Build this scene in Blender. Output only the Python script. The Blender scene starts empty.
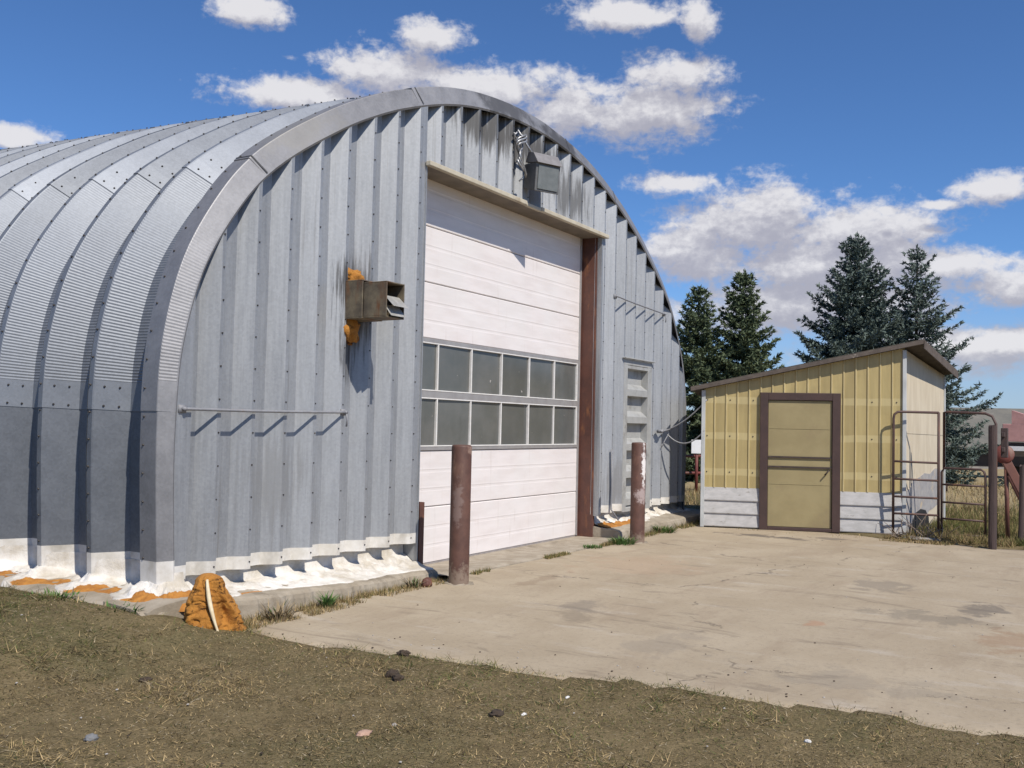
import bpy, math, random
import numpy as np
from mathutils import Vector, Matrix, noise as mnoise

# ------------------------------------------------------------------ camera, sky, sun, exposure
scene = bpy.context.scene
COL = scene.collection
R = math.radians

YAW, PITCH, ROLL = 1.0307, 0.0426, 0.0215
CAM = Vector((-8.0446, -6.1922, 1.5139))
F_PX = 968.93
fwd = Vector((math.sin(YAW) * math.cos(PITCH), math.cos(YAW) * math.cos(PITCH), math.sin(PITCH)))
rgt = Vector((math.cos(YAW), -math.sin(YAW), 0))
upv = rgt.cross(fwd)
r2 = rgt * math.cos(ROLL) + upv * math.sin(ROLL)
u2 = -rgt * math.sin(ROLL) + upv * math.cos(ROLL)
cam_data = bpy.data.cameras.new('camera')
cam_data.sensor_width = 36.0
cam_data.lens = F_PX / 1024 * 36.0
cam_data.clip_start = 0.05
cam_data.clip_end = 3000
cam = bpy.data.objects.new('camera', cam_data)
cam.matrix_world = Matrix(((r2.x, u2.x, -fwd.x, CAM.x), (r2.y, u2.y, -fwd.y, CAM.y), (r2.z, u2.z, -fwd.z, CAM.z), (0, 0, 0, 1)))
COL.objects.link(cam)
scene.camera = cam

SUN_EL = R(49.0)
SUN_H = Vector((-0.447, -0.894, 0)).normalized()
SUN = Vector((SUN_H.x * math.cos(SUN_EL), SUN_H.y * math.cos(SUN_EL), math.sin(SUN_EL)))
sun_data = bpy.data.lights.new('sun', 'SUN')
sun_data.energy = 5.0
sun_data.angle = R(0.53)
sun_data.color = (1.0, 0.94, 0.85)
sun = bpy.data.objects.new('sun', sun_data)
sun.rotation_euler = SUN.to_track_quat('Z', 'Y').to_euler()
sun.location = (-4, -12, 20)
COL.objects.link(sun)

vs = scene.view_settings
vs.view_transform = 'Standard'
vs.look = 'None'
vs.exposure = 0.0
vs.gamma = 1.0
vs.use_curve_mapping = False


class NT:
    """small helper round a node tree"""
    def __init__(self, tree):
        self.t = tree

    def n(self, typ, **kw):
        nd = self.t.nodes.new(typ)
        for k, v in kw.items():
            setattr(nd, k, v)
        return nd

    def link(self, a, b):
        self.t.links.new(a, b)

    def put(self, sock, v):
        if isinstance(v, bpy.types.NodeSocket):
            self.link(v, sock)
        else:
            if isinstance(v, (tuple, list)) and sock.type == 'RGBA' and len(v) == 3:
                v = (*v, 1.0)
            sock.default_value = v

    def math(self, op, a, b=0.0, c=0.0, clamp=False):
        nd = self.n('ShaderNodeMath', operation=op, use_clamp=clamp)
        self.put(nd.inputs[0], a)
        self.put(nd.inputs[1], b)
        self.put(nd.inputs[2], c)
        return nd.outputs[0]

    def vmath(self, op, a, b=None):
        nd = self.n('ShaderNodeVectorMath', operation=op)
        self.put(nd.inputs[0], a)
        if b is not None:
            self.put(nd.inputs[1], b)
        return nd.outputs['Value'] if op in ('LENGTH', 'DOT_PRODUCT') else nd.outputs[0]

    def mix(self, fac, a, b, mode='MIX'):
        nd = self.n('ShaderNodeMix', data_type='RGBA', blend_type=mode)
        nd.clamp_factor = True
        self.put(nd.inputs[0], fac)
        self.put(nd.inputs[6], a)
        self.put(nd.inputs[7], b)
        return nd.outputs[2]

    def noise(self, vec, scale, detail=4.0, rough=0.55, dist=0.0, dim='3D'):
        nd = self.n('ShaderNodeTexNoise', noise_dimensions=dim)
        self.put(nd.inputs['Vector'], vec)
        nd.inputs['Scale'].default_value = scale
        nd.inputs['Detail'].default_value = detail
        nd.inputs['Roughness'].default_value = rough
        nd.inputs['Distortion'].default_value = dist
        return nd.outputs['Fac']

    def step(self, x, lo, hi, a=0.0, b=1.0):
        nd = self.n('ShaderNodeMapRange', interpolation_type='SMOOTHSTEP')
        self.put(nd.inputs[0], x)
        nd.inputs[1].default_value = lo
        nd.inputs[2].default_value = hi
        nd.inputs[3].default_value = a
        nd.inputs[4].default_value = b
        return nd.outputs[0]

    def sep(self, v):
        nd = self.n('ShaderNodeSeparateXYZ')
        self.put(nd.inputs[0], v)
        return nd.outputs

    def comb(self, x, y, z):
        nd = self.n('ShaderNodeCombineXYZ')
        for i, v in enumerate((x, y, z)):
            self.put(nd.inputs[i], v)
        return nd.outputs[0]

    def obj(self):
        return self.n('ShaderNodeTexCoord').outputs['Object']

    def attr(self, name):
        return self.n('ShaderNodeAttribute', attribute_name=name)

    def scl(self, v, s):
        return self.vmath('MULTIPLY', v, s)


# ---- sky: Nishita plus clouds, all by direction
world = bpy.data.worlds.new('World')
scene.world = world
world.use_nodes = True
wt = world.node_tree
wt.nodes.clear()

# clouds as (azimuth from +Y towards +X, elevation, half width, half height) in degrees
CLOUDS = [(43.2, 22.4, 2.2, .95), (46.2, 18.4, 4.6, 1.0), (51.0, 20.0, 3.6, 1.5), (53.9, 21.9, 2.4, 0.85), (56.8, 19.2, 5.4, 1.45),
          (66.3, 18.0, 4.9, 1.75), (68.4, 20.1, 2.9, 1.2), (62.2, 18.3, 3.6, 1.7), (65.1, 23.3, 3.5, 0.9), (69.6, 22.9, 1.1, 1.3), 
           (68.4, 14.1, 2.5, 0.7), (73.0, 11.9, 4.8, 2.3), (69.9, 10.2, 3.8, 2.1), (78.6, 10.8, 5.2, 2.0),
          (82.9, 9.1, 3.4, 1.4), (85.5, 12.9, 2.1, 0.8), (80.3, 12.2, 0.9, 0.35), (86.3, 7.9, 3.0, 1.1), (76.0, 7.2, 8.5, 1.7), (84.0, 4.6, 8.0, 1.3), (76.0, 9.6, 5.0, 2.0), (80.5, 9.4, 4.5, 2.0),
          (31.2, 14.4, 2.4, 0.7), (86.3, 5.1, 2.3, 0.7), (82.9, 12.3, 1.5, 0.35), (66.0, 7.0, 4.0, 1.0),
          (98, 12, 7, 2.0), (150, 14, 10, 2.5),
          (-15, 13, 9, 2.5)]
grp = bpy.data.node_groups.new('cloud_density', 'ShaderNodeTree')
grp.interface.new_socket('P', in_out='INPUT', socket_type='NodeSocketVector')
grp.interface.new_socket('D', in_out='OUTPUT', socket_type='NodeSocketFloat')
g = NT(grp)
gi = g.n('NodeGroupInput')
go = g.n('NodeGroupOutput')
P = gi.outputs[0]
wn = g.noise(g.scl(P, (0.5, 0.8, 1)), 0.9, 3.0, 0.5)
wv = g.comb(g.math('MULTIPLY', g.math('SUBTRACT', wn, 0.5), 1.6), g.math('MULTIPLY', g.math('SUBTRACT', wn, 0.5), 0.5), 0.0)
Pw = g.vmath('ADD', P, wv)
m = None
for (a, e, ra, re) in CLOUDS:
    d = g.vmath('LENGTH', g.scl(g.vmath('SUBTRACT', Pw, (a, e, 0)), (1 / ra, 1 / re, 0)))
    v = g.math('SUBTRACT', 1.0, d)
    m = v if m is None else g.math('SMOOTH_MAX', m, v, 0.12)
fb = g.noise(g.scl(P, (0.62, 1.0, 1)), 0.62, 9.0, 0.58, 0.2)
fb2 = g.noise(g.scl(P, (0.3, 1.1, 1)), 0.5, 4.0, 0.6, 0.3)
fb3 = g.noise(g.scl(P, (0.8, 1.0, 1)), 2.1, 6.0, 0.62, 0.3)
m = g.math('MAXIMUM', m, -0.75)
dd = g.math('ADD', g.math('MULTIPLY', m, 0.85), g.math('MULTIPLY', g.math('SUBTRACT', fb, 0.43), 1.5))
dd = g.math('ADD', dd, g.math('MULTIPLY', g.math('SUBTRACT', fb2, 0.5), 0.7))
dd = g.math('ADD', dd, g.math('MULTIPLY', g.math('SUBTRACT', fb3, 0.5), 0.8))
g.link(dd, go.inputs[0])

w = NT(wt)
gen = w.n('ShaderNodeTexCoord').outputs['Generated']
dx, dy, dz = w.sep(gen)
az = w.math('MULTIPLY', w.math('ARCTAN2', dx, dy), 180 / math.pi)
el = w.math('MULTIPLY', w.math('ARCSINE', dz), 180 / math.pi)


def density(dv):
    nd = w.n('ShaderNodeGroup', node_tree=grp)
    w.put(nd.inputs[0], w.comb(az, w.math('ADD', el, dv), 0.0))
    return nd.outputs[0]


d0 = density(0.0)
d1 = density(1.25)
cov = w.step(d0, -0.12, 0.52)
cov = w.math('MULTIPLY', cov, w.step(el, 1.0, 4.5))
lit = w.step(w.math('SUBTRACT', d0, d1), -0.35, 0.75)
thin = w.step(d0, 0.0, 1.2)
sky = w.n('ShaderNodeTexSky', sky_type='NISHITA')
sky.sun_disc = False
sky.sun_elevation = SUN_EL
sky.sun_rotation = math.atan2(SUN_H.x, SUN_H.y)
sky.altitude = 1500
sky.air_density = 1.0
sky.dust_density = 0.15
sky.ozone_density = 2.2
blue = w.mix(1.0, sky.outputs[0], (0.82, 1.19, 1.63), 'MULTIPLY')
blue = w.mix(w.math('MULTIPLY', w.step(el, 10.0, 0.0), 0.62), blue, (5.0, 5.7, 7.4))
ccol = w.mix(lit, (5.7, 5.6, 6.4), (10.6, 10.4, 10.6))
ccol = w.mix(w.math('MULTIPLY', thin, w.math('SUBTRACT', 1.0, lit)), ccol, (5.5, 5.45, 6.3))
skyc = w.mix(w.math('MULTIPLY', cov, 0.93), blue, ccol)
bg = w.n('ShaderNodeBackground')
w.link(skyc, bg.inputs[0])
bg.inputs[1].default_value = 0.077
wo = w.n('ShaderNodeOutputWorld')
w.link(bg.outputs[0], wo.inputs[0])

world.cycles.sampling_method = 'MANUAL'
world.cycles.sample_map_resolution = 512
scene.cycles.use_denoising = True

rng = np.random.default_rng(7)
random.seed(7)


def ss(a, b, x):
    t = np.clip((np.asarray(x, float) - a) / (b - a), 0, 1)
    return t * t * (3 - 2 * t)


def vnoise(x, y, seed=0):
    """smooth value noise for arrays"""
    x = np.asarray(x, float)
    y = np.asarray(y, float)
    xi = np.floor(x).astype(np.int64)
    yi = np.floor(y).astype(np.int64)
    fx = x - xi
    fy = y - yi
    fx = fx * fx * (3 - 2 * fx)
    fy = fy * fy * (3 - 2 * fy)

    def h(a, b):
        k = (a * 374761393 + b * 668265263 + seed * 1442695041) & 0xFFFFFFFF
        k = ((k ^ (k >> 13)) * 1274126177) & 0xFFFFFFFF
        return ((k ^ (k >> 16)) & 0xFFFF) / 65535.0
    return (h(xi, yi) * (1 - fx) + h(xi + 1, yi) * fx) * (1 - fy) + (h(xi, yi + 1) * (1 - fx) + h(xi + 1, yi + 1) * fx) * fy


def fbm(x, y, seed=0, oct=4):
    s = 0
    a = 0.5
    for k in range(oct):
        s = s + a * vnoise(np.asarray(x) * 2 ** k, np.asarray(y) * 2 ** k, seed + k)
        a *= 0.5
    return s / (1 - 0.5 ** oct)


# ------------------------------------------------------------------ materials
def new_mat(name):
    m = bpy.data.materials.new(name)
    m.use_nodes = True
    t = NT(m.node_tree)
    b = m.node_tree.nodes['Principled BSDF']
    return m, t, b


def bump(t, b, h, strength=0.3, dist=0.01):
    nd = t.n('ShaderNodeBump')
    nd.inputs['Strength'].default_value = strength
    nd.inputs['Distance'].default_value = dist
    t.put(nd.inputs['Height'], h)
    t.link(nd.outputs[0], b.inputs['Normal'])


def simple(name, c1, c2, scale=6.0, rough=0.7, metal=0.0, c3=None, s3=1.5, t3=(0.55, 0.7), bmp=0.2, bd=0.004, stretch=(1, 1, 1), spec=0.4):
    m, t, b = new_mat(name)
    o = t.scl(t.obj(), stretch)
    n1 = t.noise(o, scale, 6, 0.6)
    c = t.mix(t.step(n1, 0.3, 0.7), c1, c2)
    if c3 is not None:
        n3 = t.noise(o, s3, 7, 0.65)
        c = t.mix(t.step(n3, *t3), c, c3)
    t.put(b.inputs['Base Color'], c)
    b.inputs['Roughness'].default_value = rough
    b.inputs['Metallic'].default_value = metal
    b.inputs['Specular IOR Level'].default_value = spec
    if bmp:
        bump(t, b, t.noise(o, scale * 6, 5, 0.6), bmp, bd)
    return m


def galv(name, base=(0.40, 0.43, 0.46), stretch=(1, 1, 1), streak=0.25, stain=None, dirty=None):
    """galvanised sheet: spangle, sheet-to-sheet tone, run-off streaks"""
    m, t, b = new_mat(name)
    o = t.obj()
    tone = t.attr('tone').outputs['Fac']
    sp = t.n('ShaderNodeTexVoronoi')
    t.put(sp.inputs['Vector'], o)
    sp.inputs['Scale'].default_value = 55
    spc = t.sep(sp.outputs['Color'])[0]
    n1 = t.noise(t.scl(o, stretch), 5.0, 6, 0.62)
    n2 = t.noise(o, 0.9, 4, 0.55)
    v = t.math('ADD', 0.82, t.math('MULTIPLY', t.math('SUBTRACT', spc, 0.5), 0.09))
    v = t.math('ADD', v, t.math('MULTIPLY', t.math('SUBTRACT', n1, 0.5), streak * 2))
    v = t.math('ADD', v, t.math('MULTIPLY', t.math('SUBTRACT', n2, 0.5), 0.14))
    v = t.math('ADD', v, t.math('MULTIPLY', t.math('SUBTRACT', tone, 0.5), 0.42))
    c = t.scl(t.comb(v, v, v), base)
    if stain:      # weathering with a shape of its own: (centre, radius, colour)
        for (ctr, rad, colr, amt) in stain:
            d = t.vmath('LENGTH', t.scl(t.vmath('SUBTRACT', o, (ctr[0] - 2.2, ctr[1], ctr[2])), tuple(1 / q for q in rad)))
            k = t.math('MULTIPLY', t.step(t.math('ADD', d, t.math('MULTIPLY', t.math('SUBTRACT', n1, 0.5), 2.2)), 1.0, 0.35), amt)
            c = t.mix(k, c, colr)
    if stretch != (1, 1, 1):
        run = t.noise(t.scl(o, (15, 15, 0.22)), 2.0, 5, 0.6)
        c = t.mix(t.math('MULTIPLY', t.step(run, 0.58, 0.72), 0.35), c, (0.20, 0.185, 0.165))
    t.put(b.inputs['Base Color'], c)
    b.inputs['Metallic'].default_value = 0.6
    t.put(b.inputs['Roughness'], t.math('ADD', 0.52, t.math('MULTIPLY', n1, 0.16)))
    bump(t, b, t.math('ADD', n2, t.math('MULTIPLY', n1, 0.3)), 0.16, 0.010)
    return m


M = {}
M['arch'] = galv('galvanised arch sheet', (0.305, 0.325, 0.355), streak=0.14)
M['end'] = galv('galvanised end wall sheet', (0.43, 0.442, 0.455), stretch=(6, 6, 0.35), streak=0.22,
                stain=[((-1.0, -.25, 2.62), (.34, .3, .52), (0.10, 0.095, 0.09), .85), ((-1.22, -.25, 2.75), (.10, .3, .35), (0.05, 0.045, 0.04), .9), ((-1.12, -.25, 2.18), (.16, .3, .35), (0.07, 0.065, 0.06), .8),
                       ((1.9, -.25, 4.95), (1.3, .3, .40), (0.075, 0.072, 0.07), .95), ((0.9, -.25, 4.92), (.5, .3, .30), (0.09, 0.088, 0.085), .9), ((3.3, -.25, 4.55), (.6, .3, .45), (0.10, 0.10, 0.10), .8),
                       ((-2.0, -.25, 1.0), (.5, .3, .5), (0.30, 0.30, 0.295), .6), ((4.9, -.25, .7), (.5, .3, .4), (0.25, 0.24, 0.23), .6)])
M['trim'] = galv('weathered end trim', (0.36, 0.355, 0.36), stain=[((1.5, -.2, 5.25), (.8, .6, .25), (0.09, 0.087, 0.085), .75), ((2.9, -.2, 5.2), (.6, .6, .25), (0.09, 0.085, 0.08), .8),
                                                               ((-1.9, -.2, 4.1), (.8, .6, .5), (0.36, 0.34, 0.30), .5)])
M['bolt'] = simple('dark bolt head', (0.035, 0.033, 0.032), (0.07, 0.06, 0.055), 40, 0.6, 0.3, bmp=0)
M['lap'] = simple('sheet lap shadow seam', (0.05, 0.05, 0.052), (0.08, 0.08, 0.08), 20, 0.8, 0.0, bmp=0)


def white_paint():
    m, t, b = new_mat('white sealant paint')
    o = t.obj()
    n1 = t.noise(o, 6.0, 7, 0.65)
    n2 = t.noise(t.scl(o, (1, 1, 0.6)), 2.4, 5, 0.6)
    c = t.mix(t.step(n1, 0.3, 0.7), (0.68, 0.655, 0.61), (0.52, 0.485, 0.42))
    c = t.mix(t.math('MULTIPLY', t.step(n2, 0.54, 0.70), 0.65), c, (0.30, 0.27, 0.22))
    t.put(b.inputs['Base Color'], c)
    b.inputs['Roughness'].default_value = 0.6
    bump(t, b, n1, 0.35, 0.01)
    return m


M['white'] = white_paint()


def foam_mat():
    m, t, b = new_mat('sprayed foam')
    o = t.obj()
    k = t.attr('bare').outputs['Fac']
    n1 = t.noise(o, 14.0, 7, 0.65)
    n2 = t.noise(o, 4.0, 6, 0.65)
    w_ = t.mix(t.step(n2, 0.35, 0.7), (0.68, 0.65, 0.60), (0.46, 0.41, 0.33))
    og = t.mix(t.step(n1, 0.3, 0.7), (0.45, 0.20, 0.034), (0.30, 0.115, 0.018))
    og = t.mix(t.step(t.noise(o, 9.0, 5, 0.6), 0.62, 0.72), og, (0.20, 0.07, 0.015))
    f = t.step(t.math('ADD', k, t.math('MULTIPLY', t.math('SUBTRACT', n2, 0.5), 1.1)), 0.46, 0.54)
    c = t.mix(f, w_, og)
    t.put(b.inputs['Base Color'], c)
    b.inputs['Roughness'].default_value = 0.85
    bump(t, b, t.math('ADD', n1, t.math('MULTIPLY', f, -0.6)), 0.6, 0.02)
    return m


M['foam'] = foam_mat()


def bare_foam():
    m, t, b = new_mat('weathered orange foam')
    o = t.obj()
    n1 = t.noise(o, 13.0, 8, 0.7)
    n2 = t.noise(t.scl(o, (1, 1, 2.2)), 7.0, 5, 0.6, 0.8)
    c = t.mix(t.step(n1, 0.3, 0.7), (0.47, 0.205, 0.032), (0.32, 0.128, 0.018))
    c = t.mix(t.math('MULTIPLY', t.step(n2, 0.60, 0.68), 0.85), c, (0.11, 0.035, 0.01))
    t.put(b.inputs['Base Color'], c)
    b.inputs['Roughness'].default_value = 0.9
    bump(t, b, t.math('SUBTRACT', n1, t.step(n2, 0.58, 0.68)), 0.9, 0.03)
    return m


M['orange'] = bare_foam()
M['cream'] = simple('cream foam skin', (0.72, 0.62, 0.42), (0.60, 0.48, 0.30), 20, 0.8)


def slab_mat():
    m, t, b = new_mat('old concrete')
    o = t.obj()
    n1 = t.noise(o, 1.1, 8, 0.62)
    n2 = t.noise(t.scl(o, (0.45, 1.5, 1)), 1.3, 8, 0.68, 0.6)
    n3 = t.noise(o, 28.0, 4, 0.6)
    n4 = t.noise(t.scl(o, (1.6, 0.5, 1)), 2.3, 7, 0.65)
    c = t.mix(t.step(n1, 0.3, 0.7), (0.405, 0.335, 0.240), (0.340, 0.275, 0.190))
    c = t.mix(t.math('MULTIPLY', t.step(n2, 0.48, 0.70), 0.62), c, (0.29, 0.225, 0.155))
    c = t.mix(t.math('MULTIPLY', t.step(n4, 0.55, 0.72), 0.5), c, (0.46, 0.41, 0.345))
    c = t.mix(t.math('MULTIPLY', t.step(n3, 0.5, 0.75), 0.4), c, (0.22, 0.18, 0.135))
    n5 = t.noise(o, 90.0, 3, 0.7)
    c = t.mix(t.step(n5, 0.66, 0.72), c, (0.12, 0.10, 0.08))
    c = t.mix(t.math('MULTIPLY', t.step(n5, 0.34, 0.29), 0.6), c, (0.55, 0.50, 0.43))
    n6 = t.noise(t.scl(o, (0.9, 0.25, 1)), 3.6, 6, 0.7, 1.0)
    c = t.mix(t.math('MULTIPLY', t.step(n6, 0.56, 0.66), 0.55), c, (0.20, 0.16, 0.115))
    nb = t.noise(o, 3.2, 8, 0.7, 0.5)
    for (x, y, rx, ry, colr, amt) in STAINS:
        d = t.vmath('LENGTH', t.scl(t.vmath('SUBTRACT', o, (x, y, 0)), (1 / rx, 1 / ry, 0)))
        k = t.step(t.math('ADD', d, t.math('MULTIPLY', t.math('SUBTRACT', nb, 0.5), 4.2)), 0.95, 0.40)
        c = t.mix(t.math('MULTIPLY', k, amt * 0.85), c, colr)
    vo = t.n('ShaderNodeTexVoronoi', feature='DISTANCE_TO_EDGE')
    wob = t.noise(o, 1.7, 6, 0.65)
    t.put(vo.inputs['Vector'], t.vmath('ADD', o, t.comb(t.math('MULTIPLY', wob, 1.1), t.math('MULTIPLY', n1, 1.1), 0.0)))
    vo.inputs['Scale'].default_value = 0.15
    crack = t.step(vo.outputs['Distance'], 0.0035, 0.001)
    crack = t.math('MULTIPLY', crack, t.step(n4, 0.47, 0.58))
    c = t.mix(t.math('MULTIPLY', crack, 0.55), c, (0.10, 0.08, 0.06))
    t.put(b.inputs['Base Color'], c)
    b.inputs['Roughness'].default_value = 0.85
    b.inputs['Specular IOR Level'].default_value = 0.25
    hgt = t.math('SUBTRACT', t.math('ADD', t.math('MULTIPLY', n3, 0.4), n2), t.math('MULTIPLY', crack, 0.8))
    bump(t, b, hgt, 0.35, 0.012)
    return m


STAINS = [(1.35, -5.35, .45, .22, (.115, .10, .085), .7), (0.7, -5.0, .35, .5, (.14, .125, .10), .5), (3.2, -6.1, 1.0, .30, (.15, .07, .04), .75),
          (-.1, -4.3, .16, .10, (.36, .18, .10), .55), (5.9, -2.1, .22, .75, (.07, .06, .055), .8), (6.2, -3.0, .18, .4, (.09, .08, .07), .6),
          (-.55, -2.5, .28, .22, (.17, .145, .12), .55), (2.2, -4.4, .5, .35, (.14, .12, .10), .5), (0.1, -5.7, .5, .3, (.26, .15, .08), .5),
          (1.3, -6.4, .6, .5, (.17, .18, .13), .4), (2.0, -1.9, .9, .8, (.40, .27, .18), .35), (0.3, -1.5, .6, .12, (.20, .14, .09), .5),
          (-1.6, -3.6, .6, .3, (.26, .22, .17), .5), (-1.8, -4.9, .3, .8, (.23, .2, .16), .4), (4.4, -5.8, .8, .2, (.16, .13, .1), .5)]
M['slab'] = slab_mat()
M['curb'] = simple('weathered concrete kerb', (0.37, 0.32, 0.25), (0.27, 0.225, 0.165), 5, 0.9, c3=(0.20, 0.165, 0.12), s3=3.0, t3=(0.52, 0.7), bmp=0.5, bd=0.015)


def ground_mat():
    m, t, b = new_mat('dry ground')
    o = t.obj()
    n1 = t.noise(o, 0.55, 6, 0.6)
    n2 = t.noise(o, 5.0, 8, 0.7)
    n3 = t.noise(o, 60.0, 4, 0.65)
    c = t.mix(t.step(n2, 0.3, 0.7), (0.130, 0.099, 0.050), (0.210, 0.161, 0.085))
    c = t.mix(t.math('MULTIPLY', t.step(n1, 0.47, 0.62), 0.40), c, (0.092, 0.094, 0.042))
    c = t.mix(t.math('MULTIPLY', t.step(n3, 0.5, 0.72), 0.6), c, (0.060, 0.046, 0.026))
    n4 = t.noise(t.scl(o, (1, 1.6, 1)), 34.0, 6, 0.75, 1.5)
    c = t.mix(t.math('MULTIPLY', t.step(n4, 0.56, 0.64), 0.7), c, (0.32, 0.25, 0.145))
    n5 = t.noise(t.scl(o, (1.5, 1, 1)), 17.0, 6, 0.75, 1.0)
    c = t.mix(t.math('MULTIPLY', t.step(n5, 0.54, 0.64), 0.75), c, (0.058, 0.052, 0.024))
    far = t.step(t.sep(o)[0], 11.0, 18.0)
    c = t.mix(far, c, t.mix(t.step(n2, 0.35, 0.65), (0.36, 0.28, 0.16), (0.26, 0.21, 0.115)))
    t.put(b.inputs['Base Color'], c)
    b.inputs['Roughness'].default_value = 0.95
    b.inputs['Specular IOR Level'].default_value = 0.1
    bump(t, b, t.math('ADD', n2, n3), 0.7, 0.02)
    return m


M['ground'] = ground_mat()


def blade_mat():
    m, t, b = new_mat('grass blades')
    t.put(b.inputs['Base Color'], t.attr('col').outputs['Color'])
    b.inputs['Roughness'].default_value = 0.75
    b.inputs['Specular IOR Level'].default_value = 0.15
    return m


M['blade'] = blade_mat()


def rust(name, c1, c2, c3, t3=(0.55, 0.68), s=7.0, extra=None):
    m, t, b = new_mat(name)
    o = t.obj()
    n1 = t.noise(o, s, 7, 0.65)
    n2 = t.noise(t.scl(o, (1, 1, 0.35)), s * 0.8, 6, 0.6)
    c = t.mix(t.step(n1, 0.3, 0.7), c1, c2)
    c = t.mix(t.step(n2, *t3), c, c3)
    if extra:
        for (ctr, rad, colr, amt) in extra:
            d = t.vmath('LENGTH', t.scl(t.vmath('SUBTRACT', o, ctr), tuple(1 / q for q in rad)))
            k = t.math('MULTIPLY', t.step(t.math('ADD', d, t.math('MULTIPLY', t.math('SUBTRACT', t.noise(o, 16, 6, 0.7), 0.5), 2.6)), 1.0, 0.5), amt)
            c = t.mix(k, c, colr)
    t.put(b.inputs['Base Color'], c)
    b.inputs['Roughness'].default_value = 0.62
    bump(t, b, n1, 0.3, 0.006)
    return m


M['post'] = rust('brown painted pipe', (0.078, 0.036, 0.026), (0.122, 0.058, 0.040), (0.20, 0.115, 0.075), (0.54, 0.70),
                 extra=[((0.03, -.08, 1.26), (.07, .1, .05), (.30, .20, .15), .7), ((0, 0, 0), (.2, .2, .22), (.25, .19, .14), .75), ((-.09, -.03, .75), (.05, .06, .25), (.20, .14, .12), .7)])
M['post2'] = rust('brown painted pipe with white smear', (0.082, 0.038, 0.027), (0.125, 0.058, 0.041), (0.20, 0.11, 0.073), (0.55, 0.70),
                  extra=[((-.02, -.09, 1.02), (.045, .12, .30), (.72, .68, .65), .9), ((-.04, -.07, .62), (.09, .12, .13), (.42, .34, .32), .75), ((0, 0, 0), (.2, .2, .16), (.25, .19, .14), .7)])
M['jamb'] = rust('rusty brown steel jamb', (0.125, 0.050, 0.033), (0.085, 0.036, 0.027), (0.24, 0.095, 0.04), (0.55, 0.7))
M['rusty'] = rust('rusty vent sheet', (0.19, 0.155, 0.10), (0.075, 0.060, 0.044), (0.15, 0.062, 0.024), (0.50, 0.64), 7)
M['tube'] = rust('rusty gate pipe', (0.10, 0.055, 0.045), (0.075, 0.045, 0.038), (0.17, 0.075, 0.04), (0.55, 0.7), 9)
M['redtube'] = rust('red painted pipe', (0.17, 0.035, 0.025), (0.12, 0.03, 0.025), (0.10, 0.05, 0.035), (0.5, 0.7), 9)
M['black'] = simple('dark void steel', (0.012, 0.012, 0.012), (0.03, 0.028, 0.026), 12, 0.8)
M['flap'] = simple('pale metal flap', (0.46, 0.45, 0.42), (0.34, 0.33, 0.30), 14, 0.5, 0.3)
M['header'] = simple('cream painted board', (0.54, 0.49, 0.38), (0.44, 0.39, 0.30), 5, 0.7, c3=(0.34, 0.28, 0.19), s3=4, t3=(0.55, 0.72))
M['soffit'] = simple('shaded grey board', (0.22, 0.185, 0.145), (0.15, 0.125, 0.10), 4, 0.8)  # board colour darkened to deepen the shade under the header


def door_mat():
    m, t, b = new_mat('white door panel')
    o = t.obj()
    n1 = t.noise(t.scl(o, (0.6, 1, 3.0)), 3.0, 6, 0.6)
    n2 = t.noise(o, 1.2, 4, 0.5)
    n3 = t.noise(t.scl(o, (5, 1, 0.5)), 3.0, 5, 0.6)
    c = t.mix(t.step(n1, 0.35, 0.7), (0.76, 0.705, 0.68), (0.69, 0.63, 0.60))
    c = t.mix(t.math('MULTIPLY', t.step(n2, 0.4, 0.65), 0.4), c, (0.73, 0.71, 0.68))
    c = t.mix(t.math('MULTIPLY', t.step(n3, 0.58, 0.78), 0.4), c, (0.48, 0.40, 0.34))
    t.put(b.inputs['Base Color'], c)
    b.inputs['Roughness'].default_value = 0.45
    bump(t, b, n2, 0.1, 0.01)
    return m


M['door'] = door_mat()
M['seam'] = simple('door joint', (0.24, 0.215, 0.205), (0.33, 0.30, 0.285), 9, 0.8, bmp=0)
M['alu'] = simple('aluminium window rail', (0.40, 0.385, 0.37), (0.34, 0.32, 0.31), 8, 0.45, 0.35)
M['bead'] = simple('white glazing bead', (0.72, 0.70, 0.67), (0.62, 0.60, 0.57), 12, 0.5)


def glass_mat():
    m, t, b = new_mat('dusty window pane')
    o = t.obj()
    n1 = t.noise(o, 2.2, 6, 0.6)
    n2 = t.noise(t.scl(o, (3, 1, 0.6)), 4, 5, 0.6)
    rnd = t.n('ShaderNodeObjectInfo').outputs['Random']
    c = t.mix(t.step(n1, 0.3, 0.7), (0.105, 0.110, 0.102), (0.15, 0.15, 0.14))
    c = t.mix(t.math('MULTIPLY', rnd, 0.5), c, (0.07, 0.073, 0.068))
    c = t.mix(t.math('MULTIPLY', t.step(n2, 0.58, 0.75), 0.5), c, (0.09, 0.092, 0.085))
    c = t.mix(t.step(t.noise(o, 13, 3, 0.5), 0.74, 0.77), c, (0.38, 0.36, 0.33))
    t.put(b.inputs['Base Color'], c)
    t.put(b.inputs['Roughness'], t.math('ADD', 0.06, t.math('MULTIPLY', n1, 0.22)))
    b.inputs['Specular IOR Level'].default_value = 0.5
    return m


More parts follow.
